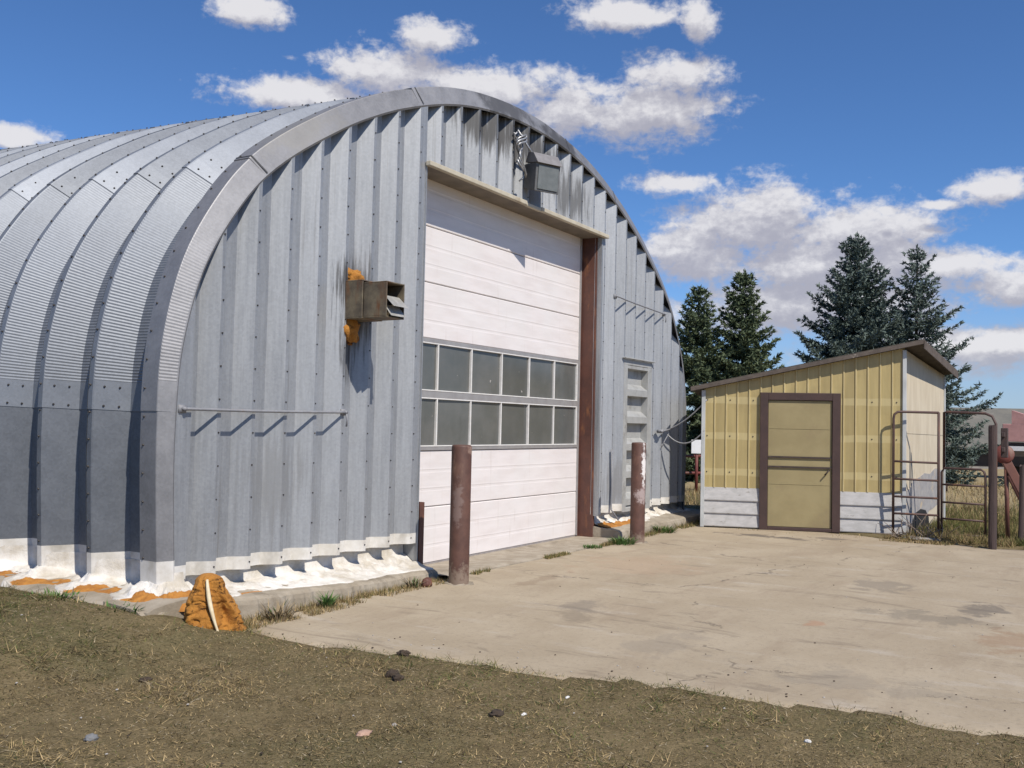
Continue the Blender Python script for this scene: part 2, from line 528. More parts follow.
M['glass'] = glass_mat()
M['greydoor'] = simple('grey painted door', (0.40, 0.40, 0.385), (0.33, 0.33, 0.315), 6, 0.55, 0.1, c3=(0.25, 0.24, 0.22), s3=3)
M['lampbox'] = simple('grey lamp housing', (0.16, 0.16, 0.16), (0.12, 0.12, 0.12), 12, 0.6, 0.2)
M['lens'] = simple('clouded lamp glass', (0.18, 0.19, 0.185), (0.14, 0.15, 0.145), 10, 0.25)
M['lamphood'] = simple('pale grey lamp hood', (0.23, 0.22, 0.22), (0.18, 0.17, 0.17), 10, 0.6)
M['conduit'] = simple('bare metal conduit', (0.50, 0.50, 0.50), (0.30, 0.30, 0.30), 30, 0.4, 0.6)
M['rail'] = rust('grey rod with rust', (0.25, 0.25, 0.26), (0.20, 0.20, 0.21), (0.22, 0.13, 0.09), (0.6, 0.75), 12)
M['cable'] = simple('grey cable', (0.34, 0.34, 0.34), (0.26, 0.26, 0.26), 20, 0.6)


def fibre_mat():
    """yellowed ribbed fibreglass with the rails showing through as paler bands"""
    m, t, b = new_mat('yellowed fibreglass panel')
    o = t.obj()
    z = t.sep(o)[2]
    n1 = t.noise(t.scl(o, (4, 4, 0.5)), 2.0, 6, 0.6)
    n2 = t.noise(o, 2.2, 6, 0.6)
    tone = t.attr('tone').outputs['Fac']
    c = t.mix(t.step(n1, 0.3, 0.7), (0.50, 0.395, 0.172), (0.385, 0.300, 0.128))
    c = t.mix(t.math('MULTIPLY', t.step(n2, 0.5, 0.7), 0.35), c, (0.29, 0.215, 0.09))
    c = t.mix(t.math('MULTIPLY', tone, 0.35), c, (0.25, 0.19, 0.085))
    for zc in (0.86, 1.42, 1.98):
        k = t.step(t.math('ABSOLUTE', t.math('SUBTRACT', t.math('ADD', z, t.math('MULTIPLY', t.math('SUBTRACT', n2, 0.5), 0.05)), zc)), 0.062, 0.045)
        c = t.mix(t.math('MULTIPLY', k, 0.42), c, (0.58, 0.49, 0.26))
    t.put(b.inputs['Base Color'], c)
    b.inputs['Roughness'].default_value = 0.5
    return m


M['fibre'] = fibre_mat()
M['fibrerib'] = simple('pale fibreglass rib', (0.53, 0.435, 0.23), (0.44, 0.355, 0.18), 6, 0.5)
M['siding'] = simple('flaking white boards', (0.50, 0.485, 0.47), (0.40, 0.39, 0.375), 7, 0.75, c3=(0.30, 0.28, 0.255), s3=5, t3=(0.60, 0.68), stretch=(1, 1, 2.5))
M['ply'] = simple('weathered plywood', (0.58, 0.505, 0.38), (0.50, 0.425, 0.31), 3, 0.8, c3=(0.38, 0.30, 0.20), s3=2.5, t3=(0.55, 0.75), stretch=(3, 3, 0.5))
M['patch'] = simple('peeling grey wall patch', (0.27, 0.26, 0.26), (0.36, 0.34, 0.32), 9, 0.85, c3=(0.46, 0.37, 0.26), s3=5, t3=(0.56, 0.64))
M['frame'] = rust('dark brown door frame', (0.050, 0.028, 0.023), (0.068, 0.038, 0.031), (0.10, 0.06, 0.046), (0.6, 0.75), 5)
M['shdoor'] = simple('olive tan door skin', (0.325, 0.265, 0.135), (0.275, 0.222, 0.11), 2.5, 0.65, c3=(0.25, 0.19, 0.105), s3=1.6, t3=(0.5, 0.75))
M['bar'] = simple('dark rail on door', (0.045, 0.032, 0.028), (0.07, 0.05, 0.04), 10, 0.7)
M['corner'] = simple('pale corner post', (0.52, 0.53, 0.52), (0.40, 0.41, 0.40), 8, 0.6, stretch=(1, 1, .4))
M['roofing'] = simple('dark shed roofing', (0.075, 0.062, 0.050), (0.115, 0.095, 0.075), 8, 0.9, c3=(0.17, 0.14, 0.10), s3=3)
M['fascia'] = simple('grey weathered fascia', (0.085, 0.066, 0.055), (0.125, 0.10, 0.082), 8, 0.85, c3=(0.30, 0.26, 0.22), s3=5, t3=(.6, .7))
M['oldpost'] = simple('old timber post', (0.085, 0.058, 0.052), (0.055, 0.04, 0.037), 9, 0.9, stretch=(1, 1, .2), c3=(0.16, 0.12, 0.11), s3=4, t3=(.6, .72), bmp=.5, bd=.01)
M['signw'] = simple('white sign face', (0.78, 0.78, 0.78), (0.70, 0.70, 0.70), 12, 0.5)
M['barnroof'] = simple('grey green roofing', (0.165, 0.155, 0.13), (0.125, 0.12, 0.105), 2, 0.9, c3=(0.22, 0.20, 0.165), s3=1, t3=(.5, .7))
M['barnwall'] = simple('dark barn boards', (0.06, 0.05, 0.045), (0.085, 0.07, 0.06), 3, 0.9)
M['barnpost'] = simple('pale barn post', (0.32, 0.30, 0.27), (0.25, 0.23, 0.21), 5, 0.9)
M['pink'] = simple('faded pink boarding', (0.52, 0.29, 0.27), (0.43, 0.235, 0.22), 4, 0.8)
M['redpaint'] = rust('faded red machine paint', (0.22, 0.055, 0.04), (0.16, 0.05, 0.04), (0.20, 0.11, 0.08), (0.55, 0.7), 6)
M['redrust'] = rust('rusty red beam', (0.20, 0.085, 0.06), (0.15, 0.065, 0.05), (0.24, 0.15, 0.11), (0.55, 0.7), 6)
M['bark'] = simple('spruce bark', (0.10, 0.075, 0.055), (0.06, 0.045, 0.035), 9, 0.95)


def needle_mat(name, a, b_):
    m, t, b = new_mat(name)
    k = t.attr('tone').outputs['Fac']
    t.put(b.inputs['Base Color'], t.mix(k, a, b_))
    b.inputs['Roughness'].default_value = 0.7
    b.inputs['Specular IOR Level'].default_value = 0.2
    return m


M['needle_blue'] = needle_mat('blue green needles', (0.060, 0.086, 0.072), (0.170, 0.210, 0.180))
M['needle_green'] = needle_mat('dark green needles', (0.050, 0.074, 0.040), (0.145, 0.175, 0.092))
M['stone'] = simple('pale stone', (0.40, 0.37, 0.33), (0.30, 0.275, 0.25), 18, 0.9)
M['greystone'] = simple('grey stone', (0.20, 0.20, 0.20), (0.15, 0.15, 0.15), 18, 0.9)
M['brickchip'] = simple('pinkish brick chip', (0.46, 0.30, 0.22), (0.38, 0.24, 0.17), 18, 0.9)
M['clod'] = simple('dark earth clod', (0.06, 0.042, 0.03), (0.095, 0.068, 0.045), 25, 0.95, bmp=.8, bd=.02)
M['litter'] = simple('white scrap', (0.72, 0.70, 0.66), (0.62, 0.60, 0.56), 18, 0.8)
M['twig'] = simple('dry grey twig', (0.24, 0.19, 0.145), (0.17, 0.13, 0.10), 18, 0.9)
M['dirt'] = simple('bare earth', (0.13, 0.095, 0.06), (0.09, 0.065, 0.043), 9, 0.95, bmp=.6, bd=.02)


# ------------------------------------------------------------------ mesh helpers
class MB:
    def __init__(self):
        self.v = []
        self.f = []
        self.m = []
        self.attrs = {}

    def add(self, verts, faces, mi=0):
        o = len(self.v)
        self.v += [tuple(p) for p in verts]
        self.f += [tuple(i + o for i in f) for f in faces]
        self.m += [mi] * len(faces)
        return o

    def box(self, x0, x1, y0, y1, z0, z1, mi=0):
        v = [(x, y, z) for x in (x0, x1) for y in (y0, y1) for z in (z0, z1)]
        self.add(v, [(0, 1, 3, 2), (4, 6, 7, 5), (0, 4, 5, 1), (2, 3, 7, 6), (0, 2, 6, 4), (1, 5, 7, 3)], mi)

    def obox(self, o, ax, ay, az, mi=0):
        """box from corner o along three edge vectors"""
        o, ax, ay, az = map(Vector, (o, ax, ay, az))
        v = [o + ax * i + ay * j + az * k for i in (0, 1) for j in (0, 1) for k in (0, 1)]
        fs = [(0, 1, 3, 2), (4, 6, 7, 5), (0, 4, 5, 1), (2, 3, 7, 6), (0, 2, 6, 4), (1, 5, 7, 3)]
        if ax.cross(ay).dot(az) < 0:
            fs = [tuple(reversed(f)) for f in fs]
        self.add(v, fs, mi)

    def prism(self, poly, vec, mi=0):
        """closed polygon extruded along vec"""
        n = len(poly)
        vec = Vector(vec)
        a = [Vector(p) for p in poly]
        nrm = Vector((0, 0, 0))
        for i in range(n):
            nrm += a[i].cross(a[(i + 1) % n])
        v = a + [p + vec for p in a]
        fs = [tuple(range(n - 1, -1, -1)), tuple(range(n, 2 * n))] + [(i, (i + 1) % n, n + (i + 1) % n, n + i) for i in range(n)]
        if nrm.dot(vec) < 0:
            fs = [tuple(reversed(f)) for f in fs]
        self.add(v, fs, mi)

    def tube(self, pts, r, seg=8, mi=0, cap=True):
        pts = [Vector(p) for p in pts]
        n = len(pts)
        rr = r if isinstance(r, (list, tuple)) else [r] * n
        up = Vector((0, 0, 1))
        v = []
        px = None
        for i in range(n):
            t = (pts[min(i + 1, n - 1)] - pts[max(i - 1, 0)]).normalized()
            if px is None:
                px = t.cross(up if abs(t.z) < 0.9 else Vector((1, 0, 0))).normalized()
            else:
                px = (px - t * px.dot(t)).normalized()
            py = t.cross(px)
            for k in range(seg):
                a = 2 * math.pi * k / seg
                v.append(pts[i] + (px * math.cos(a) + py * math.sin(a)) * rr[i])
        f = []
        for i in range(n - 1):
            for k in range(seg):
                f.append((i * seg + k, i * seg + (k + 1) % seg, (i + 1) * seg + (k + 1) % seg, (i + 1) * seg + k))
        if cap:
            f.append(tuple(range(seg - 1, -1, -1)))
            f.append(tuple(range((n - 1) * seg, n * seg)))
        self.add(v, f, mi)

    def bolt(self, p, nrm, r=0.012, h=0.009, mi=1):
        """hexagonal head with a washer"""
        p = Vector(p)
        nrm = Vector(nrm).normalized()
        a = nrm.cross(Vector((0, 0, 1)) if abs(nrm.z) < 0.9 else Vector((1, 0, 0))).normalized()
        b = nrm.cross(a)
        v = []
        for (rad, hh) in ((r, -0.003), (r, h * 0.4), (r * 0.62, h)):
            for k in range(6):
                t = k * math.pi / 3
                v.append(p + (a * math.cos(t) + b * math.sin(t)) * rad + nrm * hh)
        f = []
        for i in range(2):
            for k in range(6):
                f.append((i * 6 + k, i * 6 + (k + 1) % 6, (i + 1) * 6 + (k + 1) % 6, (i + 1) * 6 + k))
        f.append(tuple(range(12, 18)))
        self.add(v, f, mi)

    def ico(self, c, r, sub=2, amp=0.15, fq=3.0, scale=(1, 1, 1), seed=0, mi=0):
        vs_, fs_ = ico_data(sub)
        out = []
        for p in vs_:
            p = Vector(p)
            d = 1 + amp * (mnoise.fractal(p * fq + Vector((seed * 7.3, seed, 0)), 1.0, 2.0, 4))
            out.append((c[0] + p.x * r * d * scale[0], c[1] + p.y * r * d * scale[1], c[2] + p.z * r * d * scale[2]))
        self.add(out, fs_, mi)

    def grid(self, rows, mi=0, flip=False):
        nr, nc = len(rows), len(rows[0])
        o = len(self.v)
        for r_ in rows:
            self.v += [tuple(p) for p in r_]
        for i in range(nr - 1):
            for j in range(nc - 1):
                q = (o + i * nc + j, o + i * nc + j + 1, o + (i + 1) * nc + j + 1, o + (i + 1) * nc + j)
                self.f.append(q[::-1] if flip else q)
                self.m.append(mi)

    def build(self, name, mats, parent=None, org=(0, 0, 0), smooth=False, vattr=None, fattr=None):
        me = bpy.data.meshes.new(name)
        ox, oy, oz = org
        me.from_pydata([(x - ox, y - oy, z - oz) for (x, y, z) in self.v], [], self.f)
        if not isinstance(mats, (list, tuple)):
            mats = [mats]
        for m_ in mats:
            me.materials.append(m_)
        me.polygons.foreach_set('material_index', self.m)
        if smooth:
            me.polygons.foreach_set('use_smooth', [True] * len(self.f))
        if vattr:
            for k, vals in vattr.items():
                a = me.attributes.new(k, 'FLOAT', 'POINT')
                a.data.foreach_set('value', vals)
        if fattr:
            for k, vals in fattr.items():
                a = me.attributes.new(k, 'FLOAT', 'FACE')
                a.data.foreach_set('value', vals)
        me.update()
        ob = bpy.data.objects.new(name, me)
        COL.objects.link(ob)
        if parent:
            ob.parent = parent
        else:
            ob.location = org
        return ob


_ico = {}


def ico_data(sub):
    if sub in _ico:
        return _ico[sub]
    import bmesh
    bm = bmesh.new()
    bmesh.ops.create_icosphere(bm, subdivisions=sub, radius=1.0)
    v = [tuple(p.co) for p in bm.verts]
    f = [tuple(q.index for q in p.verts) for p in bm.faces]
    bm.free()
    _ico[sub] = (v, f)
    return _ico[sub]


def np_mesh(name, verts, nper, mat, faces=None):
    """fast mesh: consecutive groups of nper vertices are faces"""
    verts = np.ascontiguousarray(verts, dtype=np.float32)
    n = len(verts)
    nf = n // nper
    me = bpy.data.meshes.new(name)
    me.vertices.add(n)
    me.vertices.foreach_set('co', verts.ravel())
    me.loops.add(n)
    me.loops.foreach_set('vertex_index', np.arange(n, dtype=np.int32))
    me.polygons.add(nf)
    me.polygons.foreach_set('loop_start', np.arange(0, n, nper, dtype=np.int32))
    me.update(calc_edges=True)
    me.materials.append(mat)
    return me


def face_color(me, cols):
    a = me.attributes.new('col', 'FLOAT_COLOR', 'FACE')
    c = np.ones((len(cols), 4), np.float32)
    c[:, :3] = cols
    a.data.foreach_set('color', c.ravel())


def face_tone(me, vals):
    a = me.attributes.new('tone', 'FLOAT', 'FACE')
    a.data.foreach_set('value', np.asarray(vals, np.float32))


def tag(o, label=None, cat=None, group=None, kind=None):
    if label:
        o['label'] = label
    if cat:
        o['category'] = cat
    if group:
        o['group'] = group
    if kind:
        o['kind'] = kind
    return o


def empty(name, loc, label, cat, group=None):
    o = bpy.data.objects.new(name, None)
    o.location = loc
    o.empty_display_size = 0.3
    COL.objects.link(o)
    return tag(o, label, cat, group)


def bev(o, w_=0.006, seg=2):
    md = o.modifiers.new('bevel', 'BEVEL')
    md.width = w_
    md.segments = seg
    md.limit_method = 'ANGLE'
    md.angle_limit = R(40)
    return o


# ------------------------------------------------------------------ ground and slab
EDGE_Y = np.array([-30, -12, -9, -5.89, -4.43, -3.04, -1.9, -1.25, -0.9, 0.0])
EDGE_X = np.array([-2.2, -2.3, -2.4, -2.47, -2.60, -2.86, -3.02, -3.08, -2.9, -2.9])
FAR_Y = np.array([-30, -9, -5.6, -5.1, -4.2, -3.6, -3.3, -0.5])
FAR_X = np.array([7.2, 7.0, 6.75, 6.55, 6.85, 6.75, 7.0, 7.3])


def edge_x(y):
    y = np.asarray(y, float)
    return np.interp(y, EDGE_Y, EDGE_X) + (fbm(y * 2.3, y * 0 + 3.1, 5) - 0.5) * 0.26 + (fbm(y * 9, y * 0 + 1.1, 9) - 0.5) * 0.16 + (fbm(y * 31, y * 0 + 4.1, 19) - 0.5) * 0.06


def far_x(y):
    y = np.asarray(y, float)
    return np.interp(y, FAR_Y, FAR_X) + (fbm(y * 2.1, y * 0 + 8.1, 15) - 0.5) * 0.25


def ground_z(x, y):
    x = np.asarray(x, float)
    y = np.asarray(y, float)
    z = 0.17 * ss(-2.95, -3.5, x) * ss(-1.5, -0.2, y)
    z = z + (fbm(x * 0.9, y * 0.9, 21) - 0.5) * 0.05 + (fbm(x * 4, y * 4, 33) - 0.5) * 0.018
    ins = ss(0.0, 0.10, x - edge_x(y)) * ss(0.0, 0.12, far_x(y) - x) * ss(-0.2, -0.75, y)
    z = z * (1 - ins) - 0.10 * ins + 0.012 * (1 - ins)
    hut = ss(-3.6, -3.4, x) * ss(8.0, 7.8, x) * ss(-0.55, -0.4, y)
    z = z * (1 - hut) - 0.1 * hut
    return z


def build_ground():
    xs = np.concatenate([-np.geomspace(400, 13, 14), np.arange(-12, -1.5, 0.10), np.arange(-1.5, 12, 0.3), np.geomspace(12, 900, 26)])
    ys = np.concatenate([-np.geomspace(400, 13, 14), np.arange(-12, 4.0, 0.10), np.geomspace(4.0, 600, 22)])
    X, Y = np.meshgrid(xs, ys, indexing='ij')
    near = ss(60, 20, np.hypot(X, Y))
    Z = ground_z(X, Y) * near
    nx, ny = X.shape
    v = np.stack([X, Y, Z], -1).reshape(-1, 3)
    idx = np.arange(nx * ny).reshape(nx, ny)
    q = np.stack([idx[:-1, :-1], idx[1:, :-1], idx[1:, 1:], idx[:-1, 1:]], -1).reshape(-1, 4)
    me = bpy.data.meshes.new('ground')
    me.from_pydata(v.tolist(), [], q.tolist())
    me.materials.append(M['ground'])
    me.polygons.foreach_set('use_smooth', [True] * len(me.polygons))
    o = bpy.data.objects.new('ground', me)
    COL.objects.link(o)
    tag(o, kind='structure')


build_ground()


def slab_z(x, y):
    return -0.004 + (fbm(np.asarray(x) * 0.5, np.asarray(y) * 0.5, 77) - 0.5) * 0.02


def build_slab():
    b = MB()
    ys = np.arange(-14, -0.70, 0.07)
    rows = []
    for y in ys:
        a, c = float(edge_x(y)), float(far_x(y))
        t = np.linspace(0, 1, 60)
        x = a + (c - a) * t
        z = slab_z(x, np.full_like(x, y))
        row = [(a - 0.005, y, -0.09)] + [(x[i], y, z[i] - (0.012 if i == 0 else 0)) for i in range(len(x))] + [(c + 0.005, y, -0.09)]
        rows.append(row)
    b.grid(rows, flip=True)
    o = b.build('concrete_driveway', M['slab'], smooth=True)
    tag(o, kind='structure')


build_slab()

# ------------------------------------------------------------------ the arched hut
CX = 2.2          # centre line of the arch
PROF = [(5.27, -0.05), (5.30, 0.5), (5.33, 1.1), (5.325, 1.6), (5.28, 2.1), (5.10, 2.7), (4.77, 3.22), (4.48, 3.55), (4.1, 3.85), (3.7, 4.11), (3.37, 4.31), (3.0, 4.50),
        (2.6, 4.68), (1.9, 4.93), (1.2, 5.09), (0.5, 5.17), (0, 5.185)]


def catmull(pts, n=24):
    out = []
    P_ = [pts[0]] + list(pts) + [(-pts[-2][0], pts[-2][1])]
    for i in range(1, len(P_) - 2):
        p0, p1, p2, p3 = (np.array(P_[i + k], float) for k in (-1, 0, 1, 2))
        for k in range(n):
            t = k / n
            out.append(0.5 * ((2 * p1) + (-p0 + p2) * t + (2 * p0 - 5 * p1 + 4 * p2 - p3) * t * t + (-p0 + 3 * p1 - 3 * p2 + p3) * t ** 3))
    out.append(np.array(P_[-2], float))
    return np.array(out)


half = catmull(PROF)
# smooth a little
for _ in range(60):
    half[1:-1] = 0.5 * half[1:-1] + 0.25 * (half[:-2] + half[2:])
seg = np.r_[0, np.cumsum(np.hypot(*np.diff(half, axis=0).T))]
SLEN = seg[-1]


def prof(s):
    """point and outward normal at arc length s from the left base; right side mirrors (s > SLEN)"""
    s = np.asarray(s, float)
    sm = np.where(s > SLEN, 2 * SLEN - s, s)
    sg = np.where(s > SLEN, 1.0, -1.0)
    x = np.interp(sm, seg, half[:, 0])
    z = np.interp(sm, seg, half[:, 1])
    e = 0.06
    xa, xb = np.interp(np.clip(sm - e, 0, SLEN), seg, half[:, 0]), np.interp(np.clip(sm + e, 0, SLEN), seg, half[:, 0])
    za, zb = np.interp(np.clip(sm - e, 0, SLEN), seg, half[:, 1]), np.interp(np.clip(sm + e, 0, SLEN), seg, half[:, 1])
    tx, tz = xb - xa, zb - za
    L = np.hypot(tx, tz)
    nx, nz = tz / L, -tx / L
    return CX + sg * x, z, sg * nx, nz


def z_in(x):
    """height of the arch inside edge above x"""
    return np.interp(np.abs(np.asarray(x, float) - CX), half[::-1, 0], half[::-1, 1])


def s_at_z(z):
    return float(np.interp(z, half[:, 1], seg))


S_PAINT = s_at_z(0.45)
S_LAP1 = s_at_z(1.56)
S_LAP2 = s_at_z(1.56) + 2.22
S_LAP3 = S_LAP2 + 2.45
PITCH_R = 0.64
N_RIB = 22
DEP = 0.20         # rib depth
CORR = 0.025


def s_samples():
    s = list(np.linspace(0, S_PAINT, 3)) + list(np.linspace(S_PAINT, S_LAP1, 6)[1:-1])
    s += [S_LAP1 - 0.0015]
    corr = list(np.arange(S_LAP1, S_LAP2, CORR / 4))
    s += corr
    s += [S_LAP2 - 0.0015]
    s += list(np.linspace(S_LAP2, S_LAP3, 18))[:-1] + [S_LAP3 - 0.0015]
    s += list(np.linspace(S_LAP3, SLEN, 16))
    right = [2 * SLEN - q for q in (list(np.linspace(0, S_PAINT, 2)) + list(np.linspace(S_PAINT, SLEN, 60))[1:-1])]
    return np.array(s), np.array(sorted(right))


SA, SB = s_samples()
S_ALL = np.concatenate([SA, SB])


def lap_offs(s):
    """sheet thickness steps along the arch"""
    o = np.zeros_like(s)
    o = np.where((s >= S_LAP1 - 1e-6) & (s < S_LAP2 - 0.0016), 0.006, o)
    o = np.where((s >= S_LAP2 - 1e-6) & (s < S_LAP3 - 0.0016), 0.013, o)
    o = np.where(s >= S_LAP3 - 1e-6, 0.019, o)
    o = np.where(s > SLEN + 0.5, 0.012, o)
    return o


def corr_offs(s, fade=False):
    """fine cross corrugation rolled into the curved sheets"""
    c = (s >= S_LAP1 + 0.22) & (s < S_LAP2 - 0.0016)
    amp = 0.0020 * (ss(S_LAP2, S_LAP1 + 0.6, s) if fade else (0.55 + 0.45 * ss(S_LAP2, S_LAP2 - 1.0, s)))
    return np.where(c, amp * np.sin((s - S_LAP1) / CORR * 2 * math.pi), 0.0)


def outer(s):
    """crest height above the arch inside edge"""
    sm = np.where(s > SLEN, 2 * SLEN - s, s)
    return 0.085 + 0.075 * ss(0.8, 4.0, sm)


def rise(y):
    return 1.0 + 0.0085 * max(0.0, y)


HUT = empty('quonset_hut', (CX, 0, 0), 'big arched galvanised steel hut with white overhead door and ribbed metal walls', 'hut')
HO = (CX, 0, 0)


def hpart(b, name, mats, parent=HUT, **kw):
    return b.build(name, mats, parent, HO, **kw)


def rib_cross(k):
    """(y, depth below crest, corrugated) from back to front for rib k >= 1"""
    y = -0.06 + PITCH_R * k
    return [(y, 0.0, 0), (y - 0.055, 0.0, 0), (y - 0.063, 0.008, 1), (y - 0.255, DEP, 1), (y - 0.465, DEP, 1), (y - PITCH_R + .008, 0.008, 1), (y - PITCH_R, 0.0, 0)]


def shell():
    b = MB()
    tones = []
    X, Z, NX, NZ = prof(S_ALL)
    of = lap_offs(S_ALL)
    co = corr_offs(S_ALL)
    ou = outer(S_ALL)
    nS = len(S_ALL)
    for k in range(1, N_RIB + 1):
        cr = rib_cross(k)
        tv = [random.uniform(0.1, 0.9) for _ in range(5)]
        tv[0] = random.uniform(-.12, .02)
        tv[1] = random.uniform(.35, .65)
        tv[3] = (0.85 if k % 2 == 1 else 0.30) + random.uniform(-.12, .12)
        rows = []
        for (y, d, c) in cr:
            dd_ = ou - d + of + co * c + 0.006 * (fbm(S_ALL * 0.5 + k * 7.7, np.zeros(nS), 31, 2) - 0.5)
            yj = y + random.uniform(-.003, .003)
            rows.append([(X[i] + NX[i] * dd_[i], yj, (Z[i] + NZ[i] * dd_[i]) * rise(y)) for i in range(nS)])
        n0 = len(b.f)
        b.grid(rows, flip=True)
        for fi in range(n0, len(b.f)):
            i = (fi - n0) % (nS - 1)
            s = S_ALL[i]
            j = 0 if s < S_LAP1 - .01 else 1 if s < S_LAP2 - .01 else 3 if s < S_LAP3 - .01 else 2
            if s > SLEN:
                j = 4
            tones.append(tv[j])
            if s < S_PAINT - 0.01 or s > 2 * SLEN - S_PAINT + 0.01:
                b.m[fi] = 1
        # bolts along the crest, and rows at the laps
        y0 = cr[0][0]
        ry = rise(y0)
        sb = np.arange(0.12, SLEN + 2.0, 0.21)
        xx, zz, nx, nz = prof(sb)
        ob = lap_offs(sb) + outer(sb)
        for i in range(len(sb)):
            b.bolt((xx[i] + nx[i] * ob[i], y0 - 0.028, (zz[i] + nz[i] * ob[i]) * ry), (nx[i], 0, nz[i]), 0.0095, 0.011, 2)
        nf_ = Vector((-0.70, -0.71, 0))
        for (sl, rows_) in ((S_LAP1, (0.03, 0.18)), (S_LAP2, (0.05, 0.22))):
            for r_ in rows_:
                q = np.array([sl + r_])
                xx, zz, nx, nz = prof(q)
                for fr in (.28, .70):
                    oo = lap_offs(q)[0] + outer(q)[0] - .008 - (DEP - .008) * fr
                    yy = y0 - 0.063 - 0.192 * fr
                    b.bolt((xx[0] + nx[0] * oo, yy, (zz[0] + nz[0] * oo) * rise(yy)), (nx[0] * .71, -.70, nz[0] * .71), 0.0095, 0.011, 2)
        tones += [0.5] * (len(b.f) - len(tones))
    o = hpart(b, 'arched_roof', [M['arch'], M['white'], M['bolt']], fattr={'tone': tones})
    # far end closing wall
    e = MB()
    s = np.linspace(0, 2 * SLEN, 90)
    xx, zz, nx, nz = prof(s)
    yb = -0.06 + PITCH_R * N_RIB - 0.10
    e.prism([(xx[i] - nx[i] * .05, yb, (zz[i] - nz[i] * .05) * rise(yb)) for i in range(len(s))], (0, -0.03, 0))
    hpart(e, 'rear_wall', [M['arch']], fattr={'tone': [0.5] * len(e.f)})


shell()


def end_trim():
    """front half rib closing the arch over the end wall"""
    b = MB()
    tones = []
    X, Z, NX, NZ = prof(S_ALL)
    of = lap_offs(S_ALL)
    co = corr_offs(S_ALL, True)
    ou = outer(S_ALL)
    nS = len(S_ALL)
    cr = [(-0.058, 1.0, 0), (-0.235, 1.0, 0), (-0.241, .96, 1), (-0.308, 0.0, 1), (-0.312, -0.1, 0), (-0.300, -.30, 0)]
    rows = []
    for (y, d, c) in cr:
        dd_ = (ou * d if d >= 0 else np.full_like(ou, 0.10 * d)) + of * max(d, 0) + 0.002 + co * c * .8
        rows.append([(X[i] + NX[i] * dd_[i], y, Z[i] + NZ[i] * dd_[i]) for i in range(nS)])
    b.grid(rows, flip=True)
    for fi in range(len(b.f)):
        i = fi % (nS - 1)
        s = S_ALL[i]
        tones.append(0.35 if s < S_LAP1 else 0.5 if s < S_LAP2 else 0.4 if s < S_LAP3 else 0.6 if s < SLEN else 0.5)
        if s < S_PAINT - 0.01 or s > 2 * SLEN - S_PAINT + 0.01:
            b.m[fi] = 1
    sb = np.arange(0.10, 2 * SLEN, 0.21)
    xx, zz, nx, nz = prof(sb)
    ob = lap_offs(sb) + outer(sb)
    for i in range(len(sb)):
        b.bolt((xx[i] + nx[i] * ob[i], -0.095, zz[i] + nz[i] * ob[i]), (nx[i], 0, nz[i]), 0.0095, 0.011, 2)
    # joint gaps across the trim
    for sj in (S_LAP2 + 0.02, S_LAP3 + 0.05, SLEN + 2.4, SLEN + 0.9):
        q = np.array([sj, sj + 0.014])
        xx, zz, nx, nz = prof(q)
        base = lap_offs(np.array([sj + .05]))[0] + outer(q)
        rr_ = []
        for (y, d) in [(-0.056, 1.0), (-0.238, 1.0), (-0.312, 0.0)]:
            dd_ = base * d + 0.006
            rr_.append([(xx[i] + nx[i] * dd_[i], y - .003, zz[i] + nz[i] * dd_[i]) for i in range(2)])
        b.grid(rr_, 3, flip=True)
    tones += [0.5] * (len(b.f) - len(tones))
    o = hpart(b, 'end_trim', [M['trim'], M['white'], M['bolt'], M['lap']], fattr={'tone': tones})
    o['label'] = 'weathered grey closing trim round the front arch'


end_trim()

DOOR_X0, DOOR_X1, DOOR_TOP = -0.03, 4.135, 4.215
WD_X0, WD_X1, WD_Z0, WD_Z1 = 5.00, 5.98, 0.28, 2.53
PW = 0.365
XB0 = -3.05
YC, YV = -0.300, -0.185


